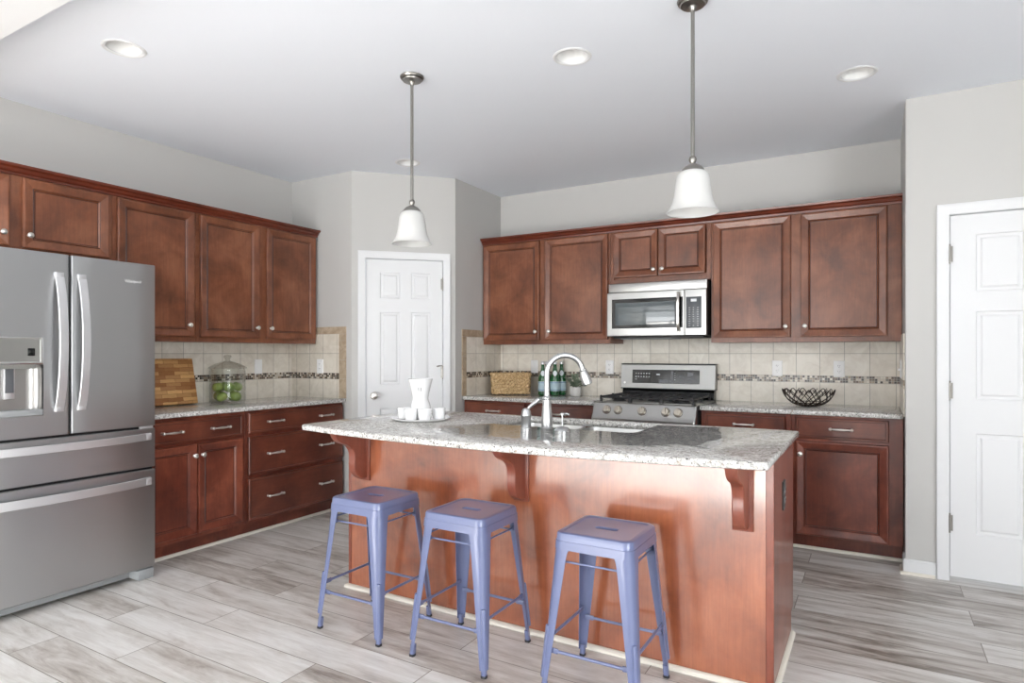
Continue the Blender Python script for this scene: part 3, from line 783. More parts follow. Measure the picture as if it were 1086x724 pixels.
# ================================================================ REFRIGERATOR (local x -> world y, front at local y=0)
XF = -3.58
fr = thing('refrigerator', 'tall stainless steel french door refrigerator with water dispenser', 'refrigerator', (XF, 1.19, 0), PI/2)
FW = .90; mid = 1.647-1.19; ft = 1.785
m = MB(); m.box(.008, FW-.008, .075, .73, .06, ft-.012, .006); m.build('body', Mat('fridge_side_grey', S(120, 121, 122), .4, .6).m, fr)
def fdoor(name, x0, x1, z0, z1, crown_=.006):
    """slab with a slightly bowed front and soft vertical edges"""
    n = 12; m = MB(); rows = []
    pts = []
    for k in range(n+1):
        t_ = k/n; x = x0+(x1-x0)*t_; e_ = min(t_, 1-t_)*(x1-x0)
        y = 0 + (0.012*(1-e_/.012)**2 if e_ < .012 else 0)
        pts.append((x, y))
    pts = [(x0, .014), (x0+.002, .006), (x0+.006, .0015), (x0+.012, 0)]+[(x0+.012+(x1-x0-.024)*k/4, 0) for k in range(1, 4)]+[(x1-.012, 0), (x1-.006, .0015), (x1-.002, .006), (x1, .014), (x1, .07), (x0, .07)]
    m.loft([[(a, b+o_, z) for a, b in pts] for z, o_ in ((z0, .004), (z0+.004, 0), (z1-.004, 0), (z1, .004))])
    return m
dl = fdoor('door', 0, mid-.004, .866, ft)
# dispenser recess cut by building the left door from four slabs around it
dx0, dx1, dz0, dz1 = .075, 1.527-1.19, .972, 1.362
m = MB()
for a, b, c, d_ in ((0, dx0, .866, ft), (dx1, mid-.004, .866, ft)):
    pass
def flat_door_with_hole(x0, x1, z0, z1, hx0, hx1, hz0, hz1):
    m = MB()
    xs = [x0+.01, hx0, hx1, x1-.01]; zs = [z0+.004, hz0, hz1, z1-.004]
    for i in range(3):
        for j in range(3):
            if (i, j) == (1, 1): continue
            m.add([(xs[i], 0, zs[j]), (xs[i+1], 0, zs[j]), (xs[i+1], 0, zs[j+1]), (xs[i], 0, zs[j+1])], [[0, 1, 2, 3]])
    # rounded outer rim
    R = []
    for o_, y in ((0, 0), (.006, .0015), (.008, .005), (.010, .012), (.010, .07)):
        R.append([(x0+.01-o_, y, z0+.004-min(o_, .004)), (x1-.01+o_, y, z0+.004-min(o_, .004)), (x1-.01+o_, y, z1-.004+min(o_, .004)), (x0+.01-o_, y, z1-.004+min(o_, .004))])
    m.loft(R, True, False, True)
    m.loft([[(hx0, y, hz0), (hx1, y, hz0), (hx1, y, hz1), (hx0, y, hz1)] for y in (0, .06)], True, False, True)
    return m
DL = flat_door_with_hole(0, mid-.004, .866, ft, dx0, dx1, dz0, dz1).build('door', steel_v, fr, ang=30)
DR = fdoor('door', mid+.004, FW, .866, ft).build('door', steel_v, fr, ang=30)
UDW = fdoor('drawer', 0, FW, .632, .852).build('drawer', steel_v, fr, ang=30)
LDW = fdoor('drawer', 0, FW, .062, .618).build('drawer', steel_v, fr, ang=30)
m = MB(); m.box(.01, FW-.01, .02, .08, .60, .87); m.box(mid-.006, mid+.006, .02, .08, .87, ft-.004)
m.build('gasket', black_gap, fr, ang=0)
def bow_handle(p0, p1, out_, wide, axis, parent, thick=.012):
    """bowed flat bar from p0 to p1, standing off towards -y"""
    n = 24; rings = []
    for k in range(n+1):
        t_ = k/n; bowv = out_*(1-(2*t_-1)**2)**.8+.004
        x = p0[0]+(p1[0]-p0[0])*t_; z = p0[1]+(p1[1]-p0[1])*t_
        a, b = -wide/2, wide/2; y0_, y1_ = -bowv, -bowv+thick
        sec = [(a+.002, y0_), (b-.002, y0_), (b, y0_+.002), (b, y1_-.002), (b-.002, y1_), (a+.002, y1_), (a, y1_-.002), (a, y0_+.002)]
        rings.append([(x+s_, y_, z) if axis == 'z' else (x, y_, z+s_) for s_, y_ in sec])
    m = MB().loft(rings)
    for (x, z), sg in ((p0, 1), (p1, -1)):
        if axis == 'z': m.box(x-wide/2+.002, x+wide/2-.002, -.014, .002, z, z+sg*.03, .002)
        else: m.box(x, x+sg*.03, -.014, .002, z-wide/2+.002, z+wide/2-.002, .002)
    return m.build('handle', steel_handle, parent, ang=35)
bow_handle((mid-.052, .985), (mid-.052, 1.69), .055, .040, 'z', DL)
bow_handle((mid+.052, .985), (mid+.052, 1.69), .055, .040, 'z', DR)
bow_handle((.03, .806), (FW-.03, .806), .045, .040, 'x', UDW)
bow_handle((.03, .553), (FW-.03, .553), .045, .044, 'x', LDW)
# dispenser
disp_steel = Mat('dispenser_liner', S(168, 166, 163), .3, .8).m
m = MB(); m.box(dx0+.002, dx1-.002, .050, .058, dz0+.01, 1.222)
m.loft([[(dx1-.055+.05*math.sin(a), .05-.049*math.cos(a)*0-.045*(1-math.cos(a)), z) for a in [PI/2*k/6 for k in range(7)]]+[(dx1-.002, .057, z), (dx1-.06, .057, z)] for z in (dz0+.012, 1.222)])
DS = m.build('dispenser', disp_steel, DL, ang=30)
m = MB(); m.box(dx0+.001, dx1-.001, -.002, .055, dz0+.001, dz0+.032, .004); m.build('drip_tray', grey_plastic, DL)
m = MB(); m.panel(dx0, dx1, 1.225, dz1, [(0, .002), (.004, .004), (.010, .004), (.014, .001)], .004); m.box(dx0+.03, dx1-.03, .0, .05, 1.205, 1.226)
m.build('control_panel', Mat('dispenser_chrome', S(205, 205, 203), .18, 1.0).m, DL, ang=30)
m = MB(); m.box(1.462-1.19, 1.492-1.19, -.0005, .004, 1.268, 1.305, .002); m.build('display', dark_glass, DL)
m = MB(); m.loft([[(dx0+.02+o_, .05+h, z) for z in (0,)] for o_, h in ((0, 0),)]) if False else None
m = MB(); m.box(1.375-1.19, 1.422-1.19, .034, .05, 1.058, 1.218, .004); m.build('paddle_frame', steel_handle, DL)
m = MB(); m.box(1.381-1.19, 1.416-1.19, .030, .036, 1.088, 1.208, .002); m.build('paddle', Mat('grey_paddle', S(92, 94, 98), .35).m, DL)
# hinge cover between doors and drawers, kick grille and foot
m = MB(); m.box(FW-.085, FW-.012, .006, .05, .8535, .8655, .002); m.build('hinge_cover', steel_handle, fr)
m = MB(); m.box(.03, FW-.13, .035, .075, .022, .058, .004)
m.loft([[(FW-.13, .035, .022), (FW-.13, .075, .022), (FW-.13, .075, .058), (FW-.13, .035, .058)], [(FW-.10, .0, .004), (FW-.10, .075, .004), (FW-.10, .075, .058), (FW-.10, .0, .056)]])
m.box(FW-.10, FW-.012, -.005, .075, .0, .056, .006)
m.box(.012, .10, -.0, .075, .0, .056, .006)
m.build('kick_grille', grey_plastic, fr, ang=30)
def text_mesh(s, size, mat, parent, M, name='logo', ext=.0006):
    cu = bpy.data.curves.new(name, 'FONT'); cu.body = s; cu.size = size; cu.extrude = ext; cu.align_x = 'LEFT'
    tmp = bpy.data.objects.new(name, cu); COL.objects.link(tmp)
    dg = bpy.context.evaluated_depsgraph_get(); me = bpy.data.meshes.new_from_object(tmp.evaluated_get(dg))
    bpy.data.objects.remove(tmp); me.transform(M); me.materials.clear(); me.materials.append(mat)
    o = bpy.data.objects.new(name, me); COL.objects.link(o); o.parent = parent; return o
Mt = Matrix.Translation((1.918-1.19, -.001, 1.674)) @ Matrix.Rotation(PI/2, 4, 'X')
logo_m = Mat('logo_silver', S(230, 230, 228), .3, .3).m
text_mesh('Whirlpool', .021, logo_m, DR, Mt)

# ================================================================ RANGE
RX0, RX1 = -1.832, -1.068; RY = 4.365
rg = thing('gas_range', 'stainless steel gas range with black grates and rear control panel', 'range', ((RX0+RX1)/2, RY, 0))
ox = -(RX0+RX1)/2; hwR = (RX1-RX0)/2; DPT = YB-.012-RY
m = MB(); m.box(-hwR, hwR, .055, DPT, .04, .88, .003); m.box(-hwR+.02, hwR-.02, .10, DPT-.02, 0, .045); m.build('body', Mat('range_side', S(70, 70, 72), .4, .5).m, rg)
m = MB(); m.box(-hwR+.004, hwR-.004, .01, .054, .26, .765, .008); OD = m.build('oven_door', steel_h, rg)
m = MB(); m.box(-hwR+.1, hwR-.1, .007, .0115, .36, .64, .002); m.build('oven_window', dark_glass, OD)
m = MB(); m.tube([(-hwR+.05, -.035, .72), (hwR-.05, -.035, .72)], .012, 14)
for s in (-1, 1): m.box(s*(hwR-.07)-.01, s*(hwR-.07)+.01, -.035, .012, .71, .73, .003)
m.build('oven_handle', steel_handle, OD)
m = MB(); m.box(-hwR+.004, hwR-.004, .01, .054, .05, .25, .008); m.build('storage_drawer', steel_h, rg)
# sloped knob panel: profile along y-z, rounded ends
prof = [(.055, .782), (-.004, .776), (-.022, .786), (-.024, .802), (-.010, .82), (.0, .835), (.022, .895), (.032, .91), (.055, .916), (.07, .916), (.07, .782)]
m = MB(); rings = []
for x, k in ((-hwR, .9), (-hwR+.006, .97), (-hwR+.016, 1), (hwR-.016, 1), (hwR-.006, .97), (hwR, .9)):
    rings.append([(x, .07+(a-.07)*k, .85+(b-.85)*(.96+.04*(k-.9)/.1)) for a, b in prof])
m.loft(rings); KP = m.build('knob_panel', steel_h, rg, ang=35)
nrm = Vector((0, -.94, .34)).normalized()
knob_m = Mat('range_knob', S(190, 182, 170), .3, .9).m
for kx in (-1.722, -1.633, -1.452, -1.278, -1.190):
    c = Vector((kx+ox, .011, .864))
    Mk = Matrix.Translation(c) @ nrm.to_track_quat('Z', 'Y').to_matrix().to_4x4()
    k = MB().lathe([(.031, 0), (.031, .004), (.027, .006), (.026, .02), (.023, .026), (.004, .027)], 24, M=Mk).build('knob', knob_m, rg)
    MB().box(-.005, .005, -.024, .024, .02, .036, .003, M=Mk).build('knob_grip', knob_m, k)
    MB().lathe([(.0335, 0), (.0335, .002), (.0305, .003)], 24, M=Mk).build('knob_ring', black_gap, k)
m = MB(); m.box(-hwR, hwR, .068, DPT-.09, .88, .916, .004); m.box(-hwR+.03, hwR-.03, .085, DPT-.10, .914, .9185, .002)
CT = m.build('cooktop', steel_h, rg)
m = MB()
for bx, by, br in ((-.24, .19, .042), (-.24, .44, .05), (.24, .19, .05), (.24, .44, .038), (0, .315, .045)):
    b_ = MB().lathe([(br*1.25, 0), (br*1.2, .006), (br, .008), (br, .018), (br*.9, .022), (.004, .024)], 24, (bx, by, .918)); b_.build('burner', iron, CT)
def grate(x0, x1):
    m = MB(); y0_, y1_ = .085, DPT-.115; z = .955; r = .0075
    def bar(a, b, rr=r): m.box(min(a[0], b[0])-rr, max(a[0], b[0])+rr, min(a[1], b[1])-rr, max(a[1], b[1])+rr, z-.010, z+.004, .003, seg=1)
    bar((x0, y0_), (x1, y0_)); bar((x0, y1_), (x1, y1_)); bar((x0, y0_), (x0, y1_)); bar((x1, y0_), (x1, y1_)); bar((x0, (y0_+y1_)/2), (x1, (y0_+y1_)/2))
    xm = (x0+x1)/2
    for yc in (y0_+(y1_-y0_)*.26, y0_+(y1_-y0_)*.74):
        bar((x0, yc), (xm-.03, yc)); bar((xm+.03, yc), (x1, yc))
    bar((xm, y0_), (xm, y0_+.075)); bar((xm, y1_-.075), (xm, y1_)); ym = (y0_+y1_)/2; bar((xm, ym-.07), (xm, ym+.07))
    for x in (x0, x1):
        for y in (y0_, y1_, ym): 
            m.loft([rrect(.009, .009, .003, .9165, 2, x, y), rrect(.007, .007, .003, z-.004, 2, x, y)])
            m.sphere((x, y, z+.002), .010, 10, 6)
    return m.build('grate', iron, rg, ang=30)
g3 = (2*hwR-.06)/3
for k in range(3): grate(-hwR+.03+k*g3+.006, -hwR+.03+(k+1)*g3-.006)
# backguard
m = MB()
m.prism([(DPT-.095, .90), (DPT, .90), (DPT, .995), (DPT-.055, .995)], -hwR+.01, hwR-.01, 'x'); m.build('backguard_riser', dark_glass, rg, ang=20)
pts = [(DPT-.085, .997), (DPT-.068, 1.186), (DPT-.05, 1.190), (DPT, 1.190), (DPT, .997)]
m = MB(); m.prism(pts, -hwR, hwR, 'x'); BG = m.build('backguard', steel('brushed_steel_backguard', S(160, 160, 158), .42, 'x'), rg, ang=20)
m = MB(); m.box(-hwR-.001, hwR+.001, DPT-.071, DPT, 1.1895, 1.197, .002); m.box(-hwR-.001, hwR+.001, DPT-.088, DPT, .991, .998, .002); m.build('black_edge_strip', black_gap, BG)
Mb = Matrix.Translation((0, DPT-.0768, 1.0915)) @ Matrix.Rotation(-math.atan2(.017, .189), 4, 'X')
m = MB(); m.panel(-.285, .263, -.054, .056, [(0, .001), (.002, .003)], M=Mb); PN = m.build('display_panel', dark_glass, BG)
mark = Mat('panel_marks', S(196, 198, 200), .4).m; grey_mark = Mat('panel_grey_pads', S(108, 110, 114), .35).m
m = MB()
for r in range(2):
    for k in range(6):
        m.panel(-.258+k*.022, -.247+k*.022, .020-r*.026, .029-r*.026, [(0, .0032), (.001, .0036)], M=Mb)
m.panel(-.258, -.247, -.026, -.018, [(0, .0032), (.001, .0036)], M=Mb)
for k in range(4): m.panel(.0, .003, -.026+k*.015, -.019+k*.015, [(0, .0032), (.0005, .0036)], M=Mb) if False else m.panel(.066, .072, -.026+k*.017, -.020+k*.017, [(0, .0032), (.0005, .0036)], M=Mb)
m.build('button_marks', mark, PN, ang=0)
m = MB(); m.panel(-.083, -.052, .012, .024, [(0, .0034), (.001, .0038)], M=Mb); m.build('clock_digits', Mat('clock_lit', S(235, 240, 242), .4).m, PN, ang=0)
m = MB(); m.panel(-.06, .03, -.05, -.024, [(0, .0032), (.006, .0036)], M=Mb); m.panel(.038, .056, -.05, .045, [(0, .0031), (.001, .0034)], M=Mb); m.panel(.17, .215, .004, .036, [(0, .0031), (.001, .0034)], M=Mb); m.panel(.17, .215, -.022, -.006, [(0, .0031), (.001, .0034)], M=Mb); m.panel(.105, .145, .0, .012, [(0, .0031), (.001, .0034)], M=Mb)
m.build('touch_pads', grey_mark, PN, ang=0)
m = MB(); m.lathe([(.009, 0), (.009, .0015), (.006, .002)], 16, M=Mb @ Matrix.Translation((-.35, 0, -.052)) @ Matrix.Rotation(PI/2, 4, 'X')); m.build('badge', logo_m, BG)

# ================================================================ MICROWAVE
MX0, MX1, MZ0, MZ1 = -1.834, -1.064, 1.412, 1.83; MYF = 4.674
mw = thing('microwave', 'stainless over-the-range microwave mounted under the short upper cabinet', 'microwave', ((MX0+MX1)/2, MYF, MZ0))
hM = (MX1-MX0)/2; HM = MZ1-MZ0
m = MB(); m.box(-hM, hM, .03, YB-MYF-.012, 0, HM-.002, .004); m.box(-hM+.03, hM-.03, .05, .33, -.014, .002, .003)
m.build('body', Mat('microwave_shell', S(52, 50, 50), .4, .3).m, mw)
m = MB(); m.panel(-hM, hM, HM-.072, HM-.001, [(0, .0), (.003, .004), (.008, .006)], .03, -.0); 
VG = m.build('vent_panel', steel_h, mw, ang=25)
xd = -1.224-(MX0+MX1)/2   # seam door / keypad
m = MB(); m.panel(-hM, xd-.0015, .004, HM-.075, [(0, .026), (.003, .030), (.006, .0305)], .03); MD = m.build('door', steel_h, mw, ang=25)
m = MB(); m.panel(xd+.0015, hM, .004, HM-.075, [(0, .026), (.003, .030), (.006, .0305)], .03); KPD = m.build('keypad_panel', steel_h, mw, ang=25)
def P2(u): return u-(MX0+MX1)/2
m = MB(); m.panel(P2(-1.795), xd-.012, .062, .292, [(0, .0005), (.004, .002), (.006, .002)], -.0005); m.build('window_frame', dark_glass, MD)
m = MB(); m.panel(P2(-1.766), xd-.072, .088, .262, [(0, .0006), (.001, .001)], -.0025); m.build('window_mesh', Mat('microwave_window', S(96, 104, 106), .06, 0, Coat_Weight=.8).m, MD)
# handle
n = 18; rings = []
for k in range(n+1):
    t_ = k/n; z = .03+.30*t_; b_ = .028*(1-(2*t_-1)**4)+.010
    sec = [(-.012, -b_), (-.008, -b_-.006), (.008, -b_-.006), (.012, -b_), (.010, -b_+.006), (-.010, -b_+.006)]
    rings.append([(xd-.040+a, y, z) for a, y in sec])
m = MB().loft(rings)
for z in (.034, .318): m.box(xd-.050, xd-.030, -.020, .001, z-.008, z+.010, .003)
m.build('handle', nickel, MD, ang=40)
m = MB(); m.panel(xd+.012, P2(-1.100), .055, .288, [(0, .0005), (.002, .0015)], -.0005); KB = m.build('keypad', Mat('keypad_grey', S(84, 88, 92), .3).m, KPD)
m = MB(); kx0, kx1 = xd+.022, P2(-1.110)
for r in range(9):
    for k in range(3):
        if r in (1,) and k == 1: continue
        x = kx0+(kx1-kx0)*(k+.3)/3; z = .072+r*.0165
        m.box(x, x+.012-.004*(k == 1), -.0027, -.0019, z, z+.004)
m.build('button_marks', mark, KB, ang=0)
m = MB(); m.box(P2(-1.177), P2(-1.135), -.003, -.0019, .252, .272); m.build('clock_display', Mat('display_white', S(228, 232, 235), .3).m, KB, ang=0)
m = MB(); m.box(-hM+.09, hM-.25, .06, .25, -.020, -.013, .003); m.build('grease_filter', grey_plastic, mw)

# ================================================================ STOOLS
SH = .61
def make_stool(label, loc):
    t = thing('counter_stool', label, 'stool', loc, 0, 'blue metal counter stools')
    h = .152; N = 8
    def RR(hx, hy, r, z): return rrect(hx, hy, r, z, N)
    rings = [RR(.046, .014, .0139, SH-.0115), RR(.046, .014, .0139, SH-.007), RR(.049, .017, .0169, SH-.0045),
             RR(.118, .118, .02, SH-.0045), RR(.1265, .1265, .024, SH-.0035), RR(.131, .131, .026, SH-.0002), RR(.143, .143, .032, SH), RR(.149, .149, .035, SH-.003), RR(.152, .152, .037, SH-.010),
             RR(.1535, .1535, .037, SH-.030), RR(.1555, .1555, .037, SH-.031), RR(.1575, .1575, .037, SH-.062), RR(.1565, .1565, .036, SH-.062), RR(.151, .151, .034, SH-.012), RR(.128, .128, .022, SH-.008), RR(.0465, .0145, .0144, SH-.0115)]
    MB().loft(rings, True, False, False).build('seat', stool_blue, t, ang=28)
    for sx in (-1, 1):
        for sy in (-1, 1):
            m = MB(); rings = []; n = 30
            for k in range(n+1):
                tt = (k/n)**1.6; z = (SH-.034)*(1-tt)+.03*tt
                off = .1545+.001+(.192-.1555)*tt
                wd = .064*(1-tt)+.026*tt+.035*math.exp(-tt*38)
                r = min(.046*(1-tt)+.019*tt, wd*.92); th = .0025
                outer = [(wd, 0), (r, 0)]+[(r-r*math.sin(a), r-r*math.cos(a)) for a in [PI/2*q/6 for q in range(1, 6)]]+[(0, r), (0, wd)]
                inner = [(wd, th), (r, th)]+[(r-(r-th)*math.sin(a), r-(r-th)*math.cos(a)) for a in [PI/2*q/6 for q in range(1, 6)]]+[(th, r), (th, wd)]
                lp = outer+inner[::-1]
                rings.append([(sx*(off-a), sy*(off-b), z) for a, b in lp])
            m.loft(rings)
            # pressed rib on the outer corner
            rib = []
            zs = [.265, .262, .255, .08, .073, .07]; hs = [.0005, .0068, .0078, .0078, .0068, .0005]
            for z, hh_ in zip(zs, hs):
                tt = (SH-.034-z)/(SH-.064); off = .1555+(.0365)*tt; r = .046*(1-tt)+.019*tt
                dd = off-r+r*.7071
                cxr, cyr = sx*dd, sy*dd; nx, ny = sx*.7071, sy*.7071; tx, ty = -ny, nx; wr = .0088 if hh_ > .001 else .004
                rib.append([(cxr+tx*a*wr+nx*(b*hh_-.003*(b == 0)), cyr+ty*a*wr+ny*(b*hh_-.003*(b == 0)), z) for a, b in ((-1, 0), (-.97, .8), (-.75, 1), (.75, 1), (.97, .8), (1, 0))])
            m.loft(rib)
            lg = m.build('leg', stool_blue, t, ang=40)
            f = MB(); cxr = sx*.181; cyr = sy*.181
            f.loft([rrect(.0105, .0105, .006, .0085, 4, sx*.1795, sy*.1795), rrect(.0105, .0105, .006, .05, 4, sx*.1770, sy*.1770)]); f.build('foot_sleeve', stool_blue, lg)
            f = MB().loft([rrect(.0115, .0115, .0065, 0, 4, sx*.180, sy*.180), rrect(.0122, .0122, .007, .005, 4, sx*.180, sy*.180), rrect(.0115, .0115, .0065, .010, 4, sx*.1795, sy*.1795)]); f.build('rubber_tip', rubber, lg)
    def rod(p, q, r, name):
        p, q = Vector(p), Vector(q); m = MB(); d_ = (q-p)
        m.tube([p+d_*.10, p+d_*.13, p+d_*.87, p+d_*.90], [r*.9, r, r, r*.9], 10)
        horiz = abs(d_.x) > abs(d_.y)
        for a, b in ((0, .12), (.88, 1)):
            u, v_ = p+d_*a, p+d_*b
            if horiz: m.box(min(u.x, v_.x), max(u.x, v_.x), u.y-.004, u.y+.004, u.z-.010, u.z+.010, .003)
            else: m.box(u.x-.004, u.x+.004, min(u.y, v_.y), max(u.y, v_.y), u.z-.010, u.z+.010, .003)
        return m.build(name, stool_blue, t, ang=40)
    o1 = .170; e1 = .165
    rod((-e1, -o1, .172), (e1, -o1, .172), .006, 'crossbar'); rod((-e1, o1, .172), (e1, o1, .172), .006, 'crossbar')
    o2 = .167
    rod((-o2, -.162, .212), (-o2, .162, .212), .006, 'crossbar'); rod((o2, -.162, .212), (o2, .162, .212), .006, 'crossbar')
    o3 = .150
    rod((-.146, -o3+.012, .500), (.146, -o3+.012, .500), .004, 'upper_brace'); rod((-.146, o3-.012, .500), (.146, o3-.012, .500), .004, 'upper_brace')
    rod((-o3+.012, -.146, .514), (-o3+.012, .146, .514), .004, 'upper_brace'); rod((o3-.012, -.146, .514), (o3-.012, .146, .514), .004, 'upper_brace')
    return t
s0 = make_stool('periwinkle blue metal stool nearest the refrigerator, at the left end of the island', (-2.058, 2.258, 0))
s1 = copy_tree(s0); s1.location = (-1.513, 2.262, 0); s1['label'] = 'middle one of the three periwinkle blue metal stools, standing between the other two'
s2 = copy_tree(s0); s2.location = (-.892, 2.268, 0); s2['label'] = 'periwinkle blue metal stool nearest the right end of the island'

# ================================================================ LIGHTS OVERHEAD (unlit fittings)
def pendant(label, x, y, zb):
    t = thing('pendant_light', label, 'pendant light', (x, y, ZC), 0, 'pendant lights over the island')
    MB().lathe([(.062, -.0005), (.064, -.006), (.060, -.014), (.052, -.018), (.050, -.024), (.018, -.028), (.012, -.034), (.009, -.05), (.006, -.052)], 32).build('canopy', dark_nickel, t)
    d = zb-ZC
    MB().tube([(0, 0, -.04), (0, 0, d+.215)], .008, 14).build('rod', dark_nickel, t)
    MB().lathe([(.008, d+.236), (.013, d+.232), (.016, d+.222), (.013, d+.212), (.010, d+.206), (.018, d+.201), (.034, d+.192), (.045, d+.180), (.050, d+.168), (.047, d+.167)], 28).build('socket_cap', dark_nickel, t)
    out_ = [(.044, .172), (.054, .168), (.063, .157), (.068, .140), (.071, .118), (.074, .092), (.078, .066), (.085, .040), (.095, .017), (.104, .003), (.107, .0)]
    inn = [(r-.003, z) for r, z in out_[::-1]]
    MB().lathe([(r, d+z) for r, z in out_+inn], 40, cap0=False, cap1=True).build('shade', opal, t, ang=60)
    return t
pendant('bell-shaped white glass pendant hanging in front of the pantry door', -2.137, 2.624, 1.864)
pendant('bell-shaped white glass pendant hanging in front of the microwave cabinets', -.658, 2.644, 1.868)
baffle = Mat('can_baffle_white', S(244, 244, 243), .4).m; lens = Mat('can_lens', S(225, 226, 228), .3).m
lab = ['white recessed ceiling light at the upper left, over the refrigerator side', 'white recessed ceiling light between the two pendants', 'white recessed ceiling light at the right, near the grey wall corner', 'white recessed ceiling light in front of the pantry, behind the pendant rod']
for (x, y), lb in zip(CANS, lab):
    t = thing('recessed_light', lb, 'ceiling light', (x, y, ZC), 0, 'recessed ceiling lights')
    MB().lathe([(RC-.006, .004), (RC-.006, -.001), (RC+.004, -.005), (RC+.012, -.003), (RC+.014, -.0005), (RC-.0005, -.0005)], 40, cap0=False, cap1=False).build('trim_ring', paint_trim, t)
    MB().lathe([(RC-.003, 0.001), (RC-.010, .03), (RC-.022, .09), (RC-.022, .10), (.002, .10)], 40, cap0=False).build('baffle', baffle, t)
    MB().lathe([(RC-.0235, .090), (RC-.03, .086), (.02, .080), (.002, .079)], 32, cap0=False).build('lens', lens, t)

# ================================================================ COUNTER OBJECTS
CTOP = .914
# tray, carafe, cups
tr = MB().lathe([(.105, .0), (.14, .004), (.160, .012), (.163, .017), (.158, .018), (.14, .011), (.10, .008), (.002, .008)], 48, cap0=True).build('serving_plate', white_cer, loc=(-2.15, 2.715, CTOP+.0003), ang=50)
tag(tr, 'round white serving plate under the carafe on the island', 'plate')
ca = thing('carafe', 'white waisted porcelain carafe on the round plate', 'carafe', (-2.170, 2.737, CTOP+.0090))
prof = [(.045, 0), (.052, .004), (.056, .02), (.0575, .045), (.055, .068), (.049, .088), (.0445, .102), (.0435, .112), (.046, .128), (.051, .15), (.0575, .18), (.065, .208), (.0675, .216), (.0655, .217), (.055, .18), (.048, .15), (.042, .12), (.042, .10)]
MB().lathe(prof, 40, cap1=True).build('body', white_cer, ca, ang=50)
m = MB(); ang0 = math.atan2(-2.745, 2.155)-.06
for dx in (-1, 1):
    for r_i in range(4):
        a = ang0+dx*.055
        pass
R_ = []
for z in (.150, .156, .166, .172):
    rr = .051+(z-.15)*(.0065/.03)+.0006
    R_.append([(rr*math.cos(ang0+q), rr*math.sin(ang0+q), z) for q in (-.17, -.11, -.05)])
m.loft(R_, False, False, False)
m.loft([[(x*math.cos(.22)-y*math.sin(.22), x*math.sin(.22)+y*math.cos(.22), z) for x, y, z in r] for r in R_], False, False, False)
m.build('emblem', Mat('grey_emblem', S(150, 150, 150), .4).m, ca)
def cup(label, x, y):
    c = MB().lathe([(.024, 0), (.030, .002), (.033, .015), (.0355, .05), (.0363, .060), (.0343, .060), (.032, .02), (.028, .007), (.002, .006)], 32).build('cup', white_cer, loc=(x, y, CTOP+.0090), ang=50)
    return tag(c, label, 'cup', 'white cups around the carafe')
cr_, cf = (.8654, .5012), (.5012, -.8654)    # picture-right and towards-viewer directions
def around(dr, df): return (-2.155+cr_[0]*dr+cf[0]*df, 2.745+cr_[1]*dr+cf[1]*df)
cup('white handleless cup at the left edge of the round plate', *around(-.105, .018))
cup('white handleless cup in front of the carafe, left of centre', *around(-.054, .094))
cup('white handleless cup in front of the carafe, right of centre', *around(.022, .112))
cup('white handleless cup at the right edge of the round plate', *around(.090, .046))

# glass jar of green apples
jx, jy = -4.16, 2.965
jr = thing('glass_jar', 'large lidded clear glass jar holding green apples', 'jar', (jx, jy, CTOP+.0003))
prof = [(.112, 0), (.122, .004), (.125, .012), (.125, .235), (.121, .245), (.123, .252), (.119, .252), (.117, .243), (.120, .232), (.120, .014), (.112, .010), (.002, .010)]
MB().lathe(prof, 48).build('jar_body', jar_glass, jr, ang=50)
prof = [(.118, .2535), (.131, .2545), (.133, .260), (.120, .270), (.085, .288), (.045, .302), (.022, .308), (.016, .316), (.018, .326), (.026, .336), (.028, .345), (.022, .352), (.004, .354)]
MB().lathe(prof, 48, cap0=True).build('lid', clear_glass('lid_glass', (.90, .90, .88, 1), .3), jr, ang=50)
def apple_mat():
    M = Mat('green_apple_skin', rough=.28); v = M.coords('Object')
    n1 = M.noise(v, 14, 3, .6); M.base(M.ramp(n1, [(.3, S(112, 138, 56)), (.65, S(158, 176, 92)), (.85, S(184, 180, 108))])); M.set('Coat Weight', .3); return M.m
apple_m = apple_mat(); stem_m = Mat('apple_stem', S(84, 62, 40), .7).m
ra_ = .0405
def apple_proto():
    t = thing('apple', 'x', 'apple', (0, 0, 0), 0, 'green apples in the jar')
    pr = []
    for k in range(17):
        a = PI*k/16; r = ra_*(math.sin(a))*(1.0+.06*math.cos(a)); z = -ra_*.9*math.cos(a)
        if k <= 2: z += .008*(1-k/3.)
        if k >= 14: z -= .010*(k-13)/3.
        pr.append((max(r, .0006), z))
    MB().lathe(pr, 24).build('flesh', apple_m, t, ang=80)
    MB().tube([(0, 0, ra_*.62), (.001, 0, ra_*.86), (.005, .001, ra_*1.12)], [.0014, .0012, .0018], 6).build('stem', stem_m, t)
    return t
ap = apple_proto()
spots = []
for k in range(4): a = PI/2*k+.35; spots.append((.068*math.cos(a), .068*math.sin(a), .049))
for k in range(4): a = PI/2*k+.35+PI/4; spots.append((.066*math.cos(a), .066*math.sin(a), .1185))
def view_dr(p): return p[0]*cr_[0]+p[1]*cr_[1]
def view_df(p): return p[0]*cf[0]+p[1]*cf[1]
for i, p in enumerate(spots):
    a_ = ap if i == 0 else copy_tree(ap)
    a_.location = (jx+p[0], jy+p[1], CTOP+p[2]); a_.rotation_euler = (random.uniform(-.5, .5), random.uniform(-.5, .5), random.uniform(0, 6))
    lay = 'bottom layer of the jar' if i < 4 else 'top of the pile in the jar'
    side = 'left' if view_dr(p) < -.02 else ('right' if view_dr(p) > .02 else 'middle')
    dep = 'front' if view_df(p) > .0 else 'back'
    a_['label'] = 'green apple in the %s, %s %s' % (lay, dep, side)

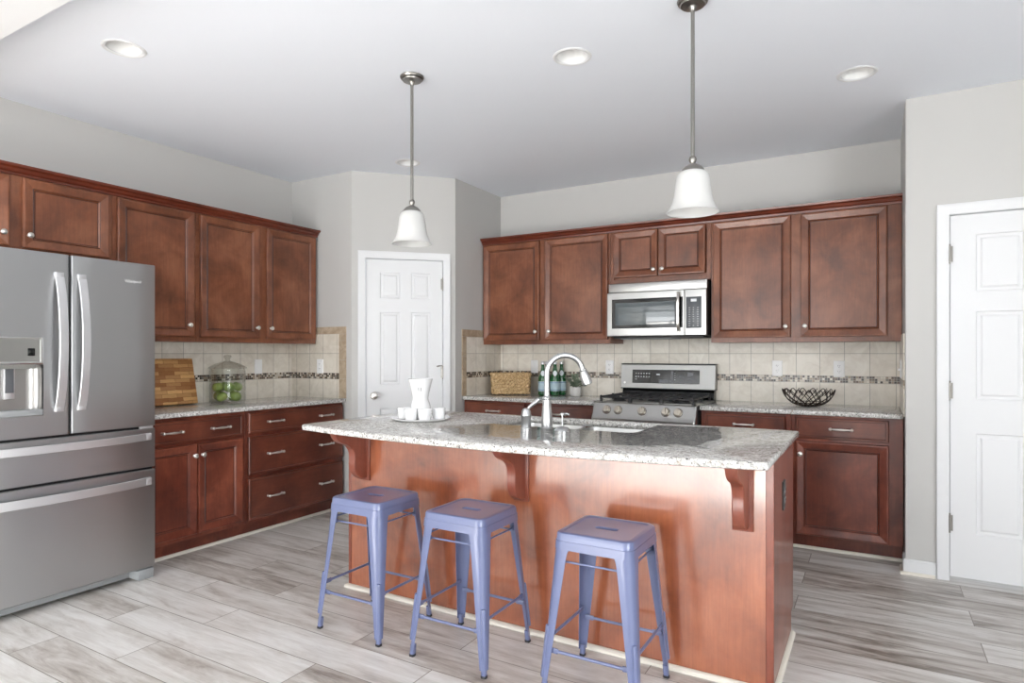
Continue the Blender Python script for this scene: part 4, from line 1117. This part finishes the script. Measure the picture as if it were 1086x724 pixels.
# cutting board leaning on the tiles
def board_mat():
    M = Mat('end_grain_board', rough=.5); v = M.coords('Object', rnd=False)
    sx = M.n('ShaderNodeSeparateXYZ'); M.l(v, sx.inputs[0]); cx = M.n('ShaderNodeCombineXYZ'); M.l(sx.outputs[0], cx.inputs[0]); M.l(sx.outputs[2], cx.inputs[1])
    br = M.n('ShaderNodeTexBrick', offset=.37, i_Color1=S(222, 176, 116), i_Color2=S(146, 88, 42), i_Mortar=S(140, 84, 42), i_Scale=1.0)
    br.inputs['Brick Width'].default_value = .11; br.inputs['Row Height'].default_value = .027; br.inputs['Mortar Size'].default_value = .0012; br.inputs['Bias'].default_value = -.05
    nz = M.noise(v, 14, 3, .5); wob = M.n('ShaderNodeVectorMath', operation='MULTIPLY_ADD'); cc = M.n('ShaderNodeCombineXYZ'); M.l(nz, cc.inputs[1])
    M.l(cc.outputs[0], wob.inputs[0]); wob.inputs[1].default_value = (0, .012, 0); M.l(cx.outputs[0], wob.inputs[2]); M.l(wob.outputs[0], br.inputs['Vector'])
    n2 = M.noise(M.mapv(v, (3, 1, 40)), 10, 4, .6)
    M.base(M.mix(br.outputs['Color'], M.ramp(n2, [(.35, (.72, .66, .6, 1)), (.6, (1, 1, 1, 1))]), .6, 'MULTIPLY')); return M.m
m = MB().box(-.36, 0, 0, .03, 0, .33, .004)
cb = m.build('cutting_board', board_mat(), loc=(XW+.118, 2.79, CTOP+.0072), rot=(-math.radians(12.5), 0, PI/2), ang=30)
tag(cb, 'striped end-grain wooden cutting board leaning on the tiles beside the refrigerator', 'cutting board')

# woven basket
def wicker():
    M = Mat('woven_seagrass', rough=.7); v = M.coords('Object', rnd=False)
    n = M.noise(v, 70, 3, .6); M.base(M.ramp(n, [(.3, S(150, 116, 74)), (.5, S(204, 172, 126)), (.72, S(232, 208, 168))])); return M.m
wick = wicker()
bk = thing('woven_basket', 'rectangular woven seagrass basket on the counter left of the bottles', 'basket', (-2.912, 4.673, CTOP+.0004), math.radians(37))
m = MB(); Wb, Db, Hb, rows_ = .355, .175, .185, 6
def braid(m, path, z, r, seg, ph):
    """two plies twisted round each other along a closed rounded rectangle"""
    L = len(path)
    for s in (0, PI):
        pts = []
        for i in range(L):
            p = path[i]; q = path[(i+1) % L]; d_ = Vector((q[0]-p[0], q[1]-p[1], 0)).normalized(); nrm_ = Vector((d_.y, -d_.x, 0))
            a = i*.75+s+ph
            pts.append((p[0]+nrm_.x*.006*math.cos(a), p[1]+nrm_.y*.006*math.cos(a), z+.0085*math.sin(a)))
        m.tube(pts, r, 6, cyc=True)
def rpath(x0, x1, y0, y1, r, step=.0085):
    c = rrect((x1-x0)/2, (y1-y0)/2, r, 0, 4, (x0+x1)/2, (y0+y1)/2); P = [Vector(p) for p in c]; out_ = []
    for i in range(len(P)):
        a, b = P[i], P[(i+1) % len(P)]; k = max(1, int(round((b-a).length/step)))
        for j in range(k): q = a+(b-a)*j/k; out_.append((q.x, q.y))
    return out_
for r in range(rows_):
    ins = .015+.004*(1-r/rows_)
    braid(m, rpath(ins, Wb-ins, ins, Db-ins, .02), .0205+r*.0280, .0112, 1, r*.6)
m.build('woven_walls', wick, bk, ang=60)
m = MB().box(.016, Wb-.016, .016, Db-.016, .003, .012, .003); m.box(.018, Wb-.018, .018, .022, .01, .165); m.box(.018, Wb-.018, Db-.022, Db-.018, .01, .165); m.box(.018, .022, .018, Db-.018, .01, .165); m.box(Wb-.022, Wb-.018, .018, Db-.018, .01, .165)
m.build('lining', Mat('basket_core', S(120, 90, 56), .8).m, bk, ang=0)
m = MB(); braid(m, rpath(.008, Wb-.008, .008, Db-.008, .02, .010), Hb-.004, .0085, 1, 0); m.build('rim', wick, bk, ang=60)

# green bottles
bottle_glass = Mat('green_bottle_glass', S(18, 84, 40), .06, 0, Coat_Weight=.6).m
label_m = Mat('pale_blue_paper', S(186, 208, 216), .5).m; cap_m = Mat('silver_cap', S(205, 206, 208), .3, .7).m; neck_lab = Mat('pale_neck_label', S(226, 232, 236), .5).m; blue_ink = Mat('blue_label_band', S(84, 124, 168), .5).m
def make_bottle(label, loc):
    t = thing('glass_bottle', label, 'bottle', loc, 0, 'green glass water bottles')
    MB().lathe([(.034, 0), (.0395, .004), (.0405, .012), (.0405, .135), (.039, .152), (.034, .172), (.0265, .196), (.020, .218), (.0155, .24), (.0140, .262), (.0160, .264), (.0160, .270)], 28).build('bottle_body', bottle_glass, t, ang=60)
    MB().lathe([(.0160, .2702), (.0172, .271), (.0172, .277), (.0165, .292), (.0150, .295), (.003, .2955)], 20).build('cap', cap_m, t)
    MB().lathe([(.0408, .038), (.0412, .039), (.0412, .121), (.0408, .122)], 28, cap0=False, cap1=False).build('label', label_m, t)
    m = MB()
    for z0_, z1_ in ((.046, .051), (.109, .114)): m.lathe([(.0413, z0_), (.0415, z0_+.001), (.0415, z1_-.001), (.0413, z1_)], 28, cap0=False, cap1=False)
    m.build('label_band', blue_ink, t)
    a0 = math.atan2(-4.9, 2.5); R_ = []
    for k in range(9):
        z = .168+.05*k/8; rr = .0346-(z-.17)*.315+.0012+.0006*math.sin(PI*k/8); half = (.020*math.sin(PI*(k+.35)/8.7)+.001)/rr
        R_.append([(rr*math.cos(a0+half*q/3), rr*math.sin(a0+half*q/3), z) for q in range(-3, 4)])
    MB().loft(R_, False, False, False).build('neck_label', neck_lab, t)
    return t
b0 = make_bottle('green glass bottle farthest left, next to the woven basket', (-2.505, 4.862, CTOP+.0004))
for lb, lc in (('green glass bottle partly hidden behind the faucet neck', (-2.518, 4.965, CTOP+.0004)), ('green glass bottle just right of the faucet neck, in front', (-2.415, 4.918, CTOP+.0004)), ('green glass bottle farthest right, next to the potted plant', (-2.395, 5.008, CTOP+.0004))):
    b = copy_tree(b0); b.location = lc; b['label'] = lb

# potted plant
pp = thing('potted_plant', 'small grey-green leafy plant in a white pot behind the faucet', 'plant', (-2.232, 4.945, CTOP+.0004))
MB().lathe([(.040, 0), (.043, .003), (.048, .04), (.0505, .075), (.0480, .076), (.045, .06), (.002, .058)], 28).build('pot', Mat('white_pot', S(226, 224, 220), .4).m, pp, ang=50)
def leafm():
    M = Mat('sage_leaves', rough=.55); v = M.coords('Object', rnd=False); n = M.noise(v, 25, 2, .5); M.base(M.ramp(n, [(.3, S(84, 104, 82)), (.7, S(150, 166, 142))])); return M.m
leaf_mt = leafm(); ms = MB(); ml = MB()
for k in range(22):
    a = random.uniform(0, 2*PI); reach = random.uniform(.02, .12); top = random.uniform(.11, .20)-reach*.5
    sgn = 1
    if math.sin(a) > 0: reach = min(reach, .075)
    p0 = Vector((random.uniform(-.02, .02), random.uniform(-.02, .02), .055)); p2 = Vector((math.cos(a)*reach, math.sin(a)*reach, top)); p1 = (p0+p2)/2+Vector((0, 0, .03))
    pts = [(1-u)**2*p0+2*u*(1-u)*p1+u*u*p2 for u in [q/6 for q in range(7)]]
    ms.tube([tuple(p) for p in pts], .0013, 5)
    for j in range(2, 7):
        for s in (-1, 1):
            c = pts[j]; d_ = (pts[j]-pts[j-1]).normalized(); sd = d_.cross(Vector((0, 0, 1))); sd = sd.normalized() if sd.length > .01 else Vector((1, 0, 0))
            ld = (sd*s+d_*.6+Vector((random.uniform(-.3, .3), random.uniform(-.3, .3), random.uniform(-.2, .4)))).normalized(); up = ld.cross(d_).normalized(); wd = ld.cross(up).normalized()
            L = random.uniform(.020, .032); W_ = L*.30
            q = [c, c+ld*L*.35+wd*W_, c+ld*L*.7+wd*W_*.8, c+ld*L+up*.002, c+ld*L*.7-wd*W_*.8, c+ld*L*.35-wd*W_]
            mid_ = [c+ld*L*.35+up*.0025, c+ld*L*.7+up*.0025]
            ml.add([tuple(v) for v in q+mid_], [[0, 1, 6], [1, 2, 7, 6], [2, 3, 7], [3, 4, 7], [4, 5, 6, 7], [5, 0, 6]])
ms.build('stems', Mat('plant_stems', S(96, 100, 72), .6).m, pp, ang=60); ml.build('leaves', leaf_mt, pp, ang=60)

# wire bowl
bronze = Mat('dark_bronze_wire', S(58, 46, 38), .38, .8).m
wb = thing('wire_bowl', 'dark bronze open-wire fruit bowl on the right counter', 'bowl', (-.398, 4.795, CTOP+.0004))
RB, HB = .168, .112
def bowlpt(t_, a):   # t_ 0 bottom .. 1 rim
    ph = t_*1.32; r = .045+(RB-.045)*math.sin(ph)/math.sin(1.32); z = .0045+HB*(1-math.cos(ph))/(1-math.cos(1.32)); return (r*math.cos(a), r*math.sin(a), z)
m = MB(); NW = 15
for k in range(NW):
    for s in (-1, 1):
        a0 = 2*PI*k/NW; sw = random.uniform(.75, 1.05)*s; top = random.uniform(.90, 1.02)
        m.tube([bowlpt(top*q/12, a0+sw*q/12) for q in range(13)], .0027, 6)
    # looped rim ends joining neighbouring wires
    a0 = 2*PI*(k+.5)/NW
    m.tube([bowlpt(.80+.2*math.sin(PI*q/8), a0+(-.17+.34*q/8)) for q in range(9)], .0030, 6)
m.build('wire_weave', bronze, wb, ang=60)
m = MB(); m.tube([bowlpt(0, 2*PI*q/32) for q in range(32)], .0042, 8, cyc=True); m.tube([bowlpt(.42, 2*PI*q/48) for q in range(48)], .0028, 6, cyc=True)
m.build('base_ring', bronze, wb, ang=60)
